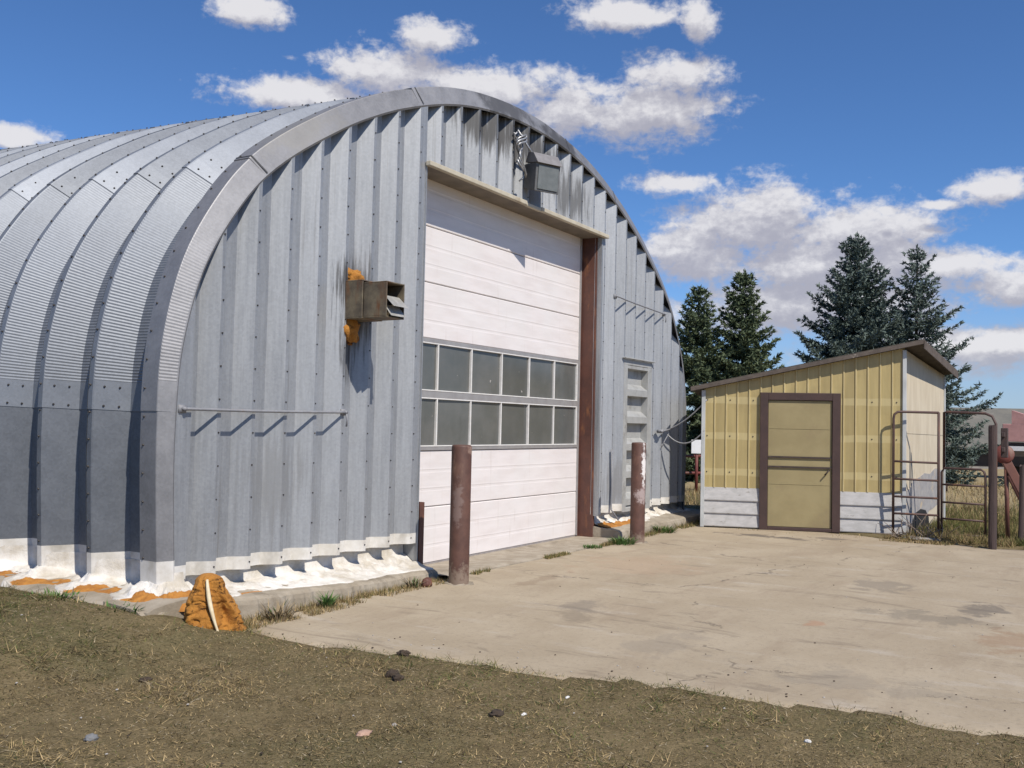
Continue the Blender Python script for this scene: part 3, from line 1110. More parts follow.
def end_wall():
    b = MB()
    tones = []
    brk = []     # (x, y) of the corrugation
    k = -1
    while True:
        xb = XB0 + k * PW
        brk += [(xb - 0.018, YC), (xb + 0.018, YC), (xb + 0.075, YV), (xb + 0.232, YV)]
        k += 1
        if xb > 7.6:
            break
    brk = [q for q in brk]
    xs = [q[0] for q in brk]
    ysv = [q[1] for q in brk]

    def wy(x):
        return YC if (x < -2.96 or x > 7.36 or -.148 < x < 0.0) else float(np.interp(x, xs, ysv))
    left, right = -2.961, 7.361
    cuts = sorted(set([x for x in xs if left < x < right] + [left, right, -.147, DOOR_X0, DOOR_X1, WD_X0, WD_X1]))
    for a, c in zip(cuts[:-1], cuts[1:]):
        mid = (a + c) / 2
        n = 3 if c - a > 0.05 else 1
        sub = np.linspace(a, c, n + 1)
        for x0, x1 in zip(sub[:-1], sub[1:]):
            top0, top1 = float(z_in(x0)) - 0.012, float(z_in(x1)) - 0.012
            spans = []
            zb = 0.30
            if DOOR_X0 - 1e-6 <= mid <= DOOR_X1 + 1e-6:
                spans = [(DOOR_TOP, None)]
            elif WD_X0 - 1e-6 <= mid <= WD_X1 + 1e-6:
                spans = [(WD_Z1, None)]
            else:
                spans = [(zb, 0.405), (0.405, None)]
            tn = 0.5 + 0.5 * (float(vnoise(mid * 1.37, 0.5, 4)) - 0.5)
            for (z0, z1) in spans:
                t0 = top0 if z1 is None else z1
                t1 = top1 if z1 is None else z1
                if t0 <= z0 + 0.01 and t1 <= z0 + 0.01:
                    continue
                t0, t1 = max(t0, z0), max(t1, z0)
                nz_ = 1 if z1 is not None else 9

                def wq(x, z):
                    j_ = 0.0 if (z1 is not None or z < .41) else 0.010 * (float(fbm(x * 1.9, z * 1.1, 37, 3)) - 0.5)
                    return (x, wy(x) + j_, z)
                for q_ in range(nz_):
                    fa, fb_ = q_ / nz_, (q_ + 1) / nz_
                    b.add([wq(x0, z0 + (t0 - z0) * fa), wq(x1, z0 + (t1 - z0) * fa), wq(x1, z0 + (t1 - z0) * fb_), wq(x0, z0 + (t0 - z0) * fb_)], [(0, 1, 2, 3)], 1 if z1 is not None else 0)
                    tones.append(tn)
    # flat outer strips that follow the arch
    for sg, xe in ((-1, -2.961), (1, 7.361)):
        zt = float(z_in(xe)) - 0.012
        zs = [0.30, 0.405] + list(np.linspace(0.405, zt, 18))[1:]
        for za, zb_ in zip(zs[:-1], zs[1:]):
            xa, xb_ = (CX + sg * (float(np.interp(q, half[:, 1], half[:, 0])) + 0.012) for q in (za, zb_))
            xa, xb_ = (max(q, xe) if sg > 0 else min(q, xe) for q in (xa, xb_))
            p4 = [(xe, YC, za), (xa, YC, za), (xb_, YC, zb_), (xe, YC, zb_)]
            b.add(p4, [(0, 1, 2, 3) if sg > 0 else (3, 2, 1, 0)], 1 if zb_ < 0.41 else 0)
            tones.append(0.45)
    k = -1
    for i in range(len(xs) - 1):
        xb = xs[i]
        if ysv[i] == YC and ysv[i + 1] == YC:
            xm = (xs[i] + xs[i + 1]) / 2
            z = 0.36
            zt = float(z_in(xm)) - 0.06
            while z < zt:
                ok = left < xm < right
                if DOOR_X0 - .05 < xm < DOOR_X1 + .05 and z < DOOR_TOP + .03:
                    ok = False
                if WD_X0 - .03 < xm < WD_X1 + .03 and z < WD_Z1 + .03:
                    ok = False
                if ok:
                    b.bolt((xm + random.uniform(-.004, .004), YC, z), (0, -1, 0), 0.0072, 0.009, 2)
                z += 0.262
    tones += [0.5] * (len(b.f) - len(tones))
    o = hpart(b, 'end_wall', [M['end'], M['white'], M['bolt']], fattr={'tone': tones})
    md = o.modifiers.new('thick', 'SOLIDIFY')
    md.thickness = 0.004
    md.offset = -1
    # battered sheets over the door are covered by narrow overlapping strips
    # door reveal
    j = MB()
    j.box(DOOR_X0 - 0.012, DOOR_X0, -0.315, 0.02, 0.0, DOOR_TOP, 0)
    hpart(j, 'door_flashing', [M['end']], fattr={'tone': [0.6] * len(j.f)})


end_wall()

# brown steel jamb and stub
b = MB()
b.box(4.137, 4.152, -0.235, 0.03, -0.03, 4.20)
b.box(4.152, 4.20, -0.235, -0.220, -0.03, 4.20)
b.box(4.105, 4.137, -0.012, 0.03, -0.03, 4.20)
bev(hpart(b, 'door_jamb', M['jamb']), 0.004)
b = MB()
b.box(4.075, 4.105, -0.02, 0.05, 0.0, 4.22)
bev(hpart(b, 'door_stop', M['alu']), 0.003)
b = MB()
b.box(-0.025, 0.055, -0.325, -0.317, -0.03, 0.71)
b.box(0.047, 0.055, -0.317, -0.25, -0.03, 0.71)
b.box(-0.028, 0.047, -0.258, -0.25, -0.03, 0.69)
bev(hpart(b, 'jamb_guard', M['jamb']), 0.006)['label'] = 'short brown steel guard at the foot of the door opening'
# strip of wall between jamb and corrugated sheet is closed by the sheet return
b = MB()
b.box(4.153, 4.20, -0.302, -0.236, 0.28, 4.20)
hpart(b, 'jamb_flashing', [M['end']], fattr={'tone': [.5] * 6})

# header board and soffit
b = MB()
b.box(-0.06, 1.93, -0.375, -0.315, 4.165, 4.215)
b.box(2.30, 4.235, -0.375, -0.315, 4.165, 4.215)
b.box(1.93, 2.30, -0.365, -0.315, 4.160, 4.200)
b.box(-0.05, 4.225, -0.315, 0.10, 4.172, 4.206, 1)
bev(hpart(b, 'door_header', [M['header'], M['soffit']]), 0.006)


# overhead door
def overhead_door():
    W0, W1 = -0.10, 4.075
    b = MB()
    CW = 0.6734
    secs = [0.0, 0.61, 1.22, 1.83, 2.44, 3.05, 3.66, 4.27]

    def section(z0, z1):
        # profile (z, y) with two shallow pressed grooves and a tongue at each joint
        h = z1 - z0
        pts = [(z0 + 0.004, 0.012), (z0 + 0.012, 0.0)]
        for c in (0.33, 0.66):
            zc = z0 + h * c
            pts += [(zc - 0.035, 0.0), (zc - 0.024, 0.0013), (zc - 0.006, 0.0013), (zc + 0.006, -0.0008), (zc + 0.020, 0.0)]
        pts += [(z1 - 0.012, 0.0), (z1 - 0.004, 0.012)]
        xs = np.linspace(W0, W1, 13)
        b.grid([[(x, y, z) for x in xs] for (z, y) in pts], 0)
    for i in range(7):
        if i in (2, 3):
            continue
        section(secs[i], secs[i + 1])
    for z in secs[1:-1]:
        b.box(W0, W1, 0.011, 0.03, z - 0.006, z + 0.006, 1)
    b.box(W0, W1, 0.0, 0.04, -0.035, 0.004, 1)
    b.box(W0, W1, 0.03, 0.05, 0.0, 4.27, 0)
    d = hpart(b, 'overhead_door', [M['door'], M['seam']])
    # window frame
    f = MB()
    for (z0, z1) in ((1.222, 1.262), (1.795, 1.868), (2.396, 2.440)):
        f.box(W0, W1, -0.012, 0.028, z0, z1)
    f.box(4.045, 4.075, -0.013, 0.028, 1.262, 2.396)
    # bead bars round every pane
    for r_, (z0, z1) in enumerate(((1.262, 1.795), (1.868, 2.396))):
        for k in range(0, 7):
            x = k * CW
            if k == 6:
                x -= 0.012
            f.box(x - 0.010, x + 0.010, -0.016, 0.026, z0 + 0.014, z1 - 0.014, 1)
        f.box(W0, 4.045, -0.016, 0.024, z0, z0 + 0.014, 1)
        f.box(W0, 4.045, -0.016, 0.024, z1 - 0.014, z1, 1)
    bev(hpart(f, 'window_frame', [M['alu'], M['bead']], d), 0.003, 1)
    for (z0, z1) in ((1.262, 1.795), (1.868, 2.396)):
        for k in range(6):
            p = MB()
            x0 = k * CW + 0.010
            x1 = (k + 1) * CW - 0.010 - (0.012 if k == 5 else 0)
            t = random.uniform(-0.005, 0.005)
            t2 = random.uniform(-0.005, 0.005)
            y0 = 0.012
            p.add([(x0, y0 + t, z0 + .014), (x1, y0 - t, z0 + .014), (x1, y0 - t + t2, z1 - .014), (x0, y0 + t + t2, z1 - .014),
                   (x0, .026, z0 + .014), (x1, .026, z0 + .014), (x1, .026, z1 - .014), (x0, .026, z1 - .014)],
                  [(0, 1, 2, 3), (5, 4, 7, 6), (0, 4, 5, 1), (3, 2, 6, 7), (0, 3, 7, 4), (1, 5, 6, 2)])
            hpart(p, 'window_pane', M['glass'], d)


overhead_door()


# personnel door made of stacked recessed panels
def walk_door():
    b = MB()
    yf = YC - 0.004
    b.box(WD_X0 - 0.03, WD_X0 + 0.10, yf, -0.10, WD_Z0, WD_Z1 - 0.085)
    b.box(WD_X1 - 0.115, WD_X1 + 0.03, yf, -0.10, WD_Z0, WD_Z1 - 0.085)
    b.box(WD_X0 - 0.03, WD_X1 + 0.03, yf, -0.10, WD_Z1 - 0.085, WD_Z1)
    b.box(WD_X0 - 0.07, WD_X1 + 0.06, yf - 0.05, yf + .01, WD_Z1 + .003, WD_Z1 + 0.022)
    fr = bev(hpart(b, 'door_frame', M['greydoor']), 0.004)
    d = MB()
    x0, x1 = WD_X0 + 0.102, WD_X1 - 0.117
    z = WD_Z1 - 0.09
    h = 0.405
    rows = []
    yr = -0.19
    while z > WD_Z0 + 0.05:
        zb = max(z - h, WD_Z0)
        rows += [(z, yf + .006), (z - 0.045, yf + .006), (z - 0.055, yr), (zb + 0.135, yr), (zb + 0.05, yf + .006)]
        z = zb
    rows.append((WD_Z0, yf + .006))
    d.grid([[(x0, y, zz), ((x0 + x1) / 2, y, zz), (x1, y, zz)] for (zz, y) in rows], flip=True)
    # cheeks of the recesses
    for i in range(len(rows) - 1):
        (za, ya), (zb, yb) = rows[i], rows[i + 1]
        for xx, fl in ((x0 + .002, False), (x1 - .002, True)):
            q = [(xx, ya, za), (xx, yb, zb), (xx, -0.10, zb), (xx, -0.10, za)]
            d.add(q, [(0, 1, 2, 3) if not fl else (3, 2, 1, 0)])
    dr = hpart(d, 'side_door', M['greydoor'])
    dr['label'] = 'grey side door pressed into stacked recessed panels'
    hn = MB()
    hn.tube([(x0 + .05, yr - .002, 1.25), (x0 + .05, yr - .05, 1.25), (x0 + .14, yr - .055, 1.25)], 0.011, 8)
    hpart(hn, 'door_handle', M['conduit'], dr, smooth=True)


walk_door()


# --- concrete foundation and foam skirt
def foundation():
    b = MB()

    def strip(pts_fn, ts):
        rows = [pts_fn(t) for t in ts]
        b.grid(rows)
    # front, left of the door
    def front(x):
        top = 0.17 - 0.10 * float(ss(-3.4, -0.3, x))
        n = float(fbm(x * 3, 0.3, 3)) - 0.5
        ye = -0.52 - 0.10 * float(ss(-3.4, -2.2, x)) + n * 0.12 + (float(fbm(x * 11, 1.1, 8)) - .5) * .07 + 0.04 * float(ss(-2.0, 0, x))
        return [(x, -0.10, top + .02), (x, -0.40, top), (x, ye + 0.05, top - 0.012 + n * .02), (x, ye + .012, top - 0.035), (x, ye, top - .07), (x, ye - 0.02, -0.12)]
    strip(front, np.linspace(-3.52, -0.04, 140))
    # right of the door
    def frontr(x):
        n = float(fbm(x * 3, 5.3, 3)) - 0.5
        ye = -0.66 + n * 0.12
        top = 0.12 + 0.02 * float(ss(4.3, 6, x))
        return [(x, -0.10, top + .02), (x, -0.40, top), (x, ye + 0.05, top - 0.02 + n * .02), (x, ye + .012, top - 0.04), (x, ye, top - .08), (x, ye - 0.02, -0.12)]
    strip(frontr, np.linspace(4.16, 7.95, 50))
    # left side
    def side(y):
        n = float(fbm(y * 2.5, 9.3, 3)) - 0.5
        xe = -3.50 + (n * 0.16 + (float(fbm(y * 10, 1.7, 8)) - .5) * .08) * float(ss(-.45, .1, y))
        top = 0.18
        return [(xe - .02, y, -0.12), (xe, y, top - .08), (xe + .012, y, top - .03), (xe + .06, y, top - .01 + n * .03), (-3.3, y, top + .01), (-3.0, y, top + .03)]
    strip(side, np.concatenate([np.linspace(-0.54, 4, 110), np.linspace(4.1, 14, 60)]))
    e = side(-0.54)
    b.add([tuple(p) for p in e] + [(-3.0, -0.54, -0.12)], [tuple(range(7))])
    # front apron of the door and end caps
    def apron(x):
        n = float(fbm(x * 2, 2.3, 3)) - 0.5
        ye = -0.74 + n * 0.08
        return [(x, 0.10, -0.012), (x, -0.25, -0.012 + n * .008), (x, ye + .08, 0.012 + n * .01), (x, ye, -0.002), (x, ye - .03, -0.09)]
    strip(apron, np.linspace(-0.04, 4.16, 60))
    e = front(-3.52)
    b.add([(p[0], p[1], p[2]) for p in e] + [(-3.52, -0.10, -0.12)], [tuple(range(6, -1, -1))])
    e = front(-0.04)
    b.add([tuple(p) for p in e] + [(-0.04, -0.10, -0.12)], [tuple(range(7))])
    e = frontr(4.16)
    b.add([tuple(p) for p in e] + [(4.16, -0.10, -0.12)], [tuple(range(6, -1, -1))])
    e = frontr(7.95)
    b.add([tuple(p) for p in e] + [(7.95, -0.10, -0.12)], [tuple(range(7))])
    o = hpart(b, 'foundation', M['curb'], smooth=False)
    # right side kerb
    r_ = MB()
    r_.box(7.3, 7.95, -0.05, 14, -0.12, 0.14)
    hpart(r_, 'side_footing', M['curb'])


foundation()


def foam():
    nt = 22

    def sweep(fn, ts, flip=False, label=None):
        b = MB()
        bare = []
        rows = []
        for t in ts:
            row = []
            for (p, k) in fn(t):
                row.append(p)
                bare.append(k)
            rows.append(row)
        b.grid(rows, flip=flip)
        o = hpart(b, 'foam_skirt', M['foam'], smooth=True, vattr={'bare': bare})
        o['label'] = label

    def section(seed, u, z0, zs, low, out, orange):
        """(outward distance, height, bare) down a skirt: upright behind the sheet, then flaring to the kerb"""
        n = float(fbm(u * 2.6, 1.7, seed)) - 0.5
        n2 = float(fbm(u * 8, 4.7, seed + 1)) - 0.5
        o = [(0.0, z0, 0.0), (0.006, (z0 + zs) / 2, 0.0)]
        for i in range(nt - 2):
            t = i / (nt - 3)
            n3 = float(fbm(u * 7, t * 5, seed + 2)) - 0.5
            d = 0.012 + (out + n * 0.16) * t ** 1.25
            lump_ = mnoise.fractal(Vector((u * 9, t * 3.2, seed)), 0.8, 2.1, 5)
            z = zs + (low - zs) * (1 - (1 - t) ** 1.5) + (n3 * 0.06 + lump_ * 0.022) * math.sin(math.pi * min(1, t * 1.15))
            d += lump_ * 0.016 * min(1, t * 3)
            if i == nt - 3:
                z -= 0.05
            o.append((d + n3 * .03 * t, z, orange(t) + n2 * 0.30 + lump_ * 0.12))
        return o

    def fr(x):
        low = 0.165 - 0.095 * float(ss(-3.4, -0.3, x))
        sc = section(11, x, 0.37, 0.19, low, 0.36, lambda t: 0.10 + 0.40 * float(ss(0.6, 0.95, t)) * float(ss(-1.6, -2.9, x)) + .34 * float(ss(.16, .0, abs(x + 2.42))) * float(ss(.4, .8, t)))
        return [((x, -0.135 - d, z), k) for (d, z, k) in sc]
    sweep(fr, np.linspace(-3.02, -0.05, 300), label='white sprayed foam skirt left of the overhead door')

    def fr2(x):
        sc = section(21, x, 0.44, 0.22, 0.13, 0.33, lambda t: 0.08 + 0.62 * float(ss(0.40, 0.65, t)) * float(ss(5.9, 5.2, x)) + .5 * float(ss(.25, .08, abs(x - 4.42))) * float(ss(.2, .45, t)))
        return [((x, -0.135 - d, z), k) for (d, z, k) in sc]
    sweep(fr2, np.linspace(4.21, 7.62, 260), label='white sprayed foam skirt with bare orange patches round the side door')

    def left(y):
        ph = ((y + 0.06) / PITCH_R) % 1.0          # 0 at the back of a crest, going forward from 1
        w_ = float(np.interp(ph, [0, .30, .58, .88, 1.0], [0.0, 1.0, 1.0, 0.0, 0.0]))   # 1 in the valley
        base = -3.045 - 0.09 + 0.175 * w_
        sc = section(41, y, 0.40, 0.30 - 0.06 * w_, 0.19, 0.30 + .06 * w_, lambda t: 0.10 + 0.66 * float(ss(0.40, 0.75, t)) * (0.35 + 0.65 * float(ss(.2, .45, ph)) * float(ss(.95, .75, ph))))
        return [((base - 0.022 * (1 - min(1, t_ * 3)) - d, y, z), k) for t_, (d, z, k) in zip(np.linspace(0, 1, nt), sc)]
    sweep(left, np.concatenate([np.linspace(-0.20, 3.5, 330), np.linspace(3.53, 13.8, 330)]), flip=True, label='white sprayed foam flared out under the ribs of the side')

    def corner(a):
        c, q = math.cos(a), math.sin(a)
        sc = section(61, a * .42, 0.36, 0.30, 0.17, 0.27, lambda t: 0.10 + 0.72 * float(ss(0.34, 0.55, t)))
        return [((-3.01 + c * (0.15 + d), -0.165 + q * (0.15 + d), z), k) for (d, z, k) in sc]
    sweep(corner, np.linspace(math.pi * 0.98, math.pi * 1.53, 80), label='white and bare orange foam round the hut corner')


foam()


# --- exhaust vent
def vent():
    b = MB()
    x0, x1 = -1.215, -0.945
    yb, yf = -0.19, -0.765
    z0, z1 = 2.47, 2.80
    th = 0.012
    # rear flange box slightly bigger, then the duct
    b.box(x0 - 0.015, x1 + .015, -0.50, yb, z0 - 0.012, z0, 0)
    b.box(x0 - 0.015, x1 + .015, -0.50, yb, z1, z1 + 0.012, 0)
    b.box(x0 - 0.015, x0, -0.50, yb, z0, z1, 0)
    b.box(x1, x1 + 0.015, -0.50, yb, z0, z1, 0)
    zf0, zf1 = z0 - 0.008, z1 - 0.012
    b.box(x0 + .002, x1 - .002, yf, -0.50, zf0, zf0 + th, 0)
    b.box(x0 + .002, x1 - .002, yf, -0.50, zf1 - th, zf1, 0)
    b.box(x0 + .002, x0 + th + .002, yf, -0.50, zf0 + th, zf1 - th, 0)
    b.box(x1 - th - .002, x1 - .002, yf, -0.50, zf0 + th, zf1 - th, 0)
    b.box(x0 + th + .002, x1 - th - .002, yf + 0.20, yf + 0.215, zf0 + th, zf1 - th, 1)
    v = bev(hpart(b, 'exhaust_vent', [M['rusty'], M['black']]), 0.003, 1)
    v['label'] = 'rusty square exhaust duct jutting from the wall'
    for (za, sw) in ((zf0 + 0.20, 0.10), (zf0 + 0.115, 0.055)):
        f = MB()
        xa, xb = x0 + 0.03, x1 - 0.02
        f.obox((xa, yf - 0.003 + .05, za), (xb - xa, 0, 0), (0, -0.05 - sw * .6, -0.10), (0, 0.003, 0.003))
        hpart(f, 'flap', M['flap'], v)
    fo = MB()
    fo.ico((-1.10, -0.26, 2.86), 0.105, 3, 0.5, 3.0, (1.15, 0.8, 0.75), 2)
    fo.ico((-1.13, -0.25, 2.38), 0.115, 3, 0.5, 3.0, (1.05, 0.7, 1.15), 4)
    fo.ico((-1.20, -0.25, 2.55), 0.06, 3, 0.5, 3.0, (0.6, 0.8, 2.6), 6)
    hpart(fo, 'vent_foam', M['orange'], v, smooth=True)


vent()


# --- floodlight
def flood():
    T = Matrix.Translation((2.10, -0.47, 4.51)) @ Matrix.Rotation(R(-24), 4, 'Z') @ Matrix.Rotation(R(9), 4, 'X')

    def loc(b):
        b.v = [tuple(T @ Vector(p)) for p in b.v]
        return b
    b = MB()
    w_, h = 0.18, 0.17
    b.prism([(-w_, -0.13, -h), (-w_, 0.11, -h + .03), (-w_, 0.13, h - .02), (-w_, -0.11, h)], (2 * w_, 0, 0))
    f = bev(hpart(loc(b), 'floodlight', M['lampbox']), 0.008)
    f['label'] = 'square grey floodlight above the overhead door'
    b = MB()
    b.box(-w_ + .03, w_ - .03, -0.142, -0.128, -h + .03, h - .03)
    for p_ in range(1):
        b.v = [(x, y + (z + h) * 0.06, z) for (x, y, z) in b.v]
    hpart(loc(b), 'lamp_glass', M['lens'], f)
    b = MB()
    b.prism([(-w_ - .006, -0.15, h - .005), (-w_ - .006, 0.12, h + .002), (-w_ - .006, 0.08, h + .13), (-w_ - .006, -0.03, h + .12)], (2 * w_ + .012, 0, 0))
    bev(hpart(loc(b), 'lamp_hood', M['lamphood'], f), 0.006)
    b = MB()
    b.tube([(2.06, -0.2, 4.62), (2.10, -0.40, 4.60)], 0.04, 10)
    hpart(b, 'lamp_bracket', M['lampbox'], f, smooth=True)
    b = MB()
    for q in range(6):
        pts = []
        x, z = 1.78 + random.uniform(-.06, .05), 4.98
        for i in range(14):
            t = i / 13
            pts.append((x + 0.09 * math.sin(t * 9 + q * 1.3) + t * 0.03, -0.34 - 0.05 * math.sin(t * 5 + q) - .02, z - t * (0.30 + 0.05 * q)))
        b.tube(pts, 0.011, 6)
    b.tube([(1.74, -0.33, 5.03), (1.90, -0.40, 4.84), (1.96, -0.42, 4.78)], 0.013, 6)
    hpart(b, 'lamp_wiring', M['conduit'], f, smooth=True)


flood()


# --- rods on the wall
def rod(x0, x1, z0, z1, y=-0.335, both=True):
    b = MB()
    n = 24
    pts = []
    for i in range(n):
        t = i / (n - 1)
        pts.append((x0 + (x1 - x0) * t, y + 0.004 * math.sin(t * 7), z0 + (z1 - z0) * t - 0.006 * math.sin(t * math.pi)))
    b.tube(pts, 0.0115, 8)
    for (xx, zz) in ((x0, z0), (x1, z1)):
        b.box(xx - 0.035, xx + 0.03, YC - 0.012, YC + 0.01, zz - 0.03, zz + 0.03)
        b.tube([(xx, YC, zz), (xx, y - 0.01, zz)], 0.016, 8)
    b.tube([(x1, y, z1), (x1 + .005, y - .012, z1 - .07), (x1 + .004, y - .004, z1 - .13)], 0.009, 6)
    return hpart(b, 'wall_rod', M['rail'], smooth=True)


rod(-3.05, -1.215, 1.585, 1.60)
rod(4.62, 6.45, 3.40, 3.34)

# ------------------------------------------------------------------ two bollards
POST_R = 0.097


def bollard(x, y, h, mat, label, lean):
    root = empty('bollard', (x, y, 0), label, 'bollard', 'steel bollards guarding the overhead door')
    b = MB()
    n = 40
    prof_ = [(POST_R, -0.1), (POST_R, h - 0.02), (POST_R - .004, h - .006), (POST_R - 0.012, h), (0.03, h + .004)]
    v = []
    for (r_, z) in prof_:
        for k in range(n):
            a = 2 * math.pi * k / n
            v.append((x + r_ * math.cos(a) + lean[0] * z, y + r_ * math.sin(a) + lean[1] * z, z))
    f = []
    for i in range(len(prof_) - 1):
        for k in range(n):
            f.append((i * n + k, i * n + (k + 1) % n, (i + 1) * n + (k + 1) % n, (i + 1) * n + k))
    f.append(tuple(range((len(prof_) - 1) * n, len(prof_) * n)))
    b.add(v, f)
    o = b.build('pipe', mat, root, (x, y, 0))
    o.data.polygons.foreach_set('use_smooth', [True] * (len(f) - 1) + [False])
    md = o.modifiers.new('es', 'EDGE_SPLIT')
    md.split_angle = R(40)
    c = MB()
    c.ico((x, y, -0.03), 0.15, 3, 0.35, 3, (1.0, 1.0, 0.32), 3)
    c.build('footing', M['curb'], root, (x, y, 0), smooth=True)
    return root


bollard(-0.295, -1.00, 1.315, M['post'], 'brown steel bollard in front of the overhead door windows, the nearer one', (0.0, 0.0))
bollard(3.945, -0.995, 1.32, M['post2'], 'brown steel bollard smeared with white paint in front of the grey side door', (0.004, 0.0))

# ------------------------------------------------------------------ yellow shed
SL = Vector((6.54, -0.96, 0))
SR = Vector((7.452, -3.777, 0))
SRB = Vector((9.53, -4.07, 0))
SLB = Vector((9.3, -0.25, 0))
SHED = empty('storage_shed', tuple((SL + SR) / 2), 'small shed of yellowed ribbed panels over white boards with brown framed door', 'shed')
SO = tuple((SL + SR) / 2)
ZL, ZR, ZRB = 2.15, 2.80, 2.52
ZLB = 1.95


def spart(b, name, mats, parent=SHED, **kw):
    return b.build(name, mats, parent, SO, **kw)


fdir = (SR - SL).normalized()
FW = (SR - SL).length
fn = Vector((fdir.y, -fdir.x, 0))
if fn.dot(CAM - SL) < 0:
    fn = -fn


def FP(u, z, out=0.0):
    p = SL + fdir * u + fn * out
    return (p.x, p.y, z)


def ztop(u):
    return ZL + (ZR - ZL) * u / FW


UD0, UD1 = 0.86, 2.045       # outside of the door frame
ZD = 2.105
ZS = 0.62                    # top of the white boards
# horizontal position of pixel columns along the front is nearly linear


def shed():
    # yellow ribbed sheets
    b = MB()
    tones = []
    nrib = 17
    us = [FW * i / nrib for i in range(nrib + 1)]
    hw, hd = 0.018, 0.015
    prof_ = []
    for u in us:
        prof_ += [(u - hw, 0.0), (u - hw * 0.45, hd), (u + hw * 0.45, hd), (u + hw, 0.0)]
    prof_ = [q for q in prof_ if 0.005 <= q[0] <= FW - .005]
    pts = sorted([(0.0, 0.0), (FW, 0.0)] + prof_)
    pu = [q[0] for q in pts]
    po = [q[1] for q in pts]
    cuts = sorted(set(pu + [UD0, UD1]))
    for a, c in zip(cuts[:-1], cuts[1:]):
        mid = (a + c) / 2
        z0 = ZD if UD0 < mid < UD1 else ZS
        oa, oc = float(np.interp(a, pu, po)), float(np.interp(c, pu, po))
        b.add([FP(a, z0, oa), FP(c, z0, oc), FP(c, ztop(c), oc), FP(a, ztop(a), oa)], [(0, 1, 2, 3)], 1 if (oa > hd * .9 and oc > hd * .9) else 0)
        cell = int(mid / (FW / nrib))
        tones.append(1.0 if cell in (1, 3, 12) else float(vnoise(cell * 2.7, 1.3, 2)) * .8)
    for z in (0.86, 1.42, 1.98):
        for i, u in enumerate(us):
            if (UD0 - .05 < u < UD1 + .05) or i % 2:
                continue
            if z < ztop(u) - .1:
                b.bolt(FP(min(u + .06, FW - .02), z, 0.001), fn, 0.011, 0.008, 2)
    tones += [0.3] * (len(b.f) - len(tones))
    spart(b, 'yellow_cladding', [M['fibre'], M['fibrerib'], M['bolt']], fattr={'tone': tones})
    # white lap boards
    for (u0, u1) in ((0.0, UD0 + .01), (UD1 - .01, FW)):
        s = MB()
        nb = 3
        for i in range(nb):
            z0 = 0.02 + (ZS - 0.02) * i / nb
            z1 = 0.02 + (ZS - 0.02) * (i + 1) / nb
            prof_ = [(0.028, z0), (0.030, z0 + .012), (0.008, z1 + (.0 if i == nb - 1 else 0.004)), (-0.02, z1 + .0), (-0.02, z0)]
            s.prism([FP(u0, z, o) for (o, z) in prof_], Vector(FP(u1, 0)) - Vector(FP(u0, 0)))
        spart(s, 'board_siding', M['siding'])
    # backing walls
    k = MB()
    k.add([FP(0, 0, -.03), FP(FW, 0, -.03), FP(FW, ZR - .02, -.03), FP(0, ZL - .02, -.03)], [(0, 1, 2, 3)])
    k.add([tuple(SLB), tuple(SL), (SL.x, SL.y, ZL - .02), (SLB.x, SLB.y, ZLB - .02)], [(0, 1, 2, 3)])
    k.add([tuple(SRB), tuple(SLB), (SLB.x, SLB.y, ZLB - .02), (SRB.x, SRB.y, ZRB - .02)], [(0, 1, 2, 3)])
    spart(k, 'rear_walls', M['ply'])
    # right wall: plywood with a peeling patch
    rd = (SRB - SR).normalized()
    rl = (SRB - SR).length
    rn = Vector((rd.y, -rd.x, 0))
    if rn.dot(CAM - SR) < 0:
        rn = -rn

    def RP(u, z, o=0.0):
        p = SR + rd * u + rn * o
        return (p.x, p.y, z)
    zt = lambda u: ZR + (ZRB - ZR) * u / rl
    p = MB()
    p.prism([RP(0.02, 1.52), RP(rl, 1.50), RP(rl, zt(rl) - .02), RP(0.02, zt(0.02) - .02)], -rn * 0.02)
    p.prism([RP(0.02, 0.0, -.006), RP(rl, 0.0, -.006), RP(rl, 1.512, -.006), RP(0.02, 1.532, -.006)], -rn * 0.02)
    spart(p, 'side_wall', M['ply'])
    q = MB()
    pts = [(0.06, 0.02), (0.07, 0.50), (0.12, 0.66), (0.30, 0.70), (0.42, 0.82), (0.75, 0.84), (1.0, .90), (1.3, 0.88), (1.6, 0.97), (1.95, 0.93), (2.0, 0.55), (1.8, 0.40), (1.5, 0.33), (1.25, 0.30), (1.0, 0.12), (0.9, 0.02)]
    q.prism([RP(u, z, 0.004) for (u, z) in pts], -rn * 0.008)
    spart(q, 'wall_patch', M['patch'])
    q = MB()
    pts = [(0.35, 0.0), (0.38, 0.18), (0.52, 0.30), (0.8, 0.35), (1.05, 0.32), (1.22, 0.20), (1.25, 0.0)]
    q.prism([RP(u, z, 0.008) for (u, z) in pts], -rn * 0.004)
    spart(q, 'dark_hole_plate', M['black'])  # flat black plate, its colour stands for the shade inside a hole
    # corner posts
    for poly, h_ in (([FP(FW - .035, 0, .032), FP(FW + .02, 0, .032), RP(.045, 0, .014), RP(.045, 0, -.02), FP(FW - .035, 0, .0)], ZR - .03),
                     ([FP(-.03, 0.0, .03), FP(.03, 0.0, .03), FP(.03, 0.0, -.02), FP(-.03, 0, -.02)], ZL - .02),
                     ([RP(rl - .03, 0, .02), RP(rl + .02, 0, .02), RP(rl + .02, 0, -.05), RP(rl - .03, 0, -.05)], ZRB - .03)):
        c = MB()
        c.prism(poly, (0, 0, h_))
        bev(spart(c, 'corner_post', M['corner']), .004, 1)
    # roof slab with overhang
    r_ = MB()
    o1 = FP(-0.20, ztop(-0.20) + .02, 0.10)
    o2 = FP(FW + 0.24, ztop(FW + .24) + .02, 0.13)
    e3 = SRB + rd * 0.18 + rn * 0.16
    o3 = (e3.x, e3.y, ZRB + .02)
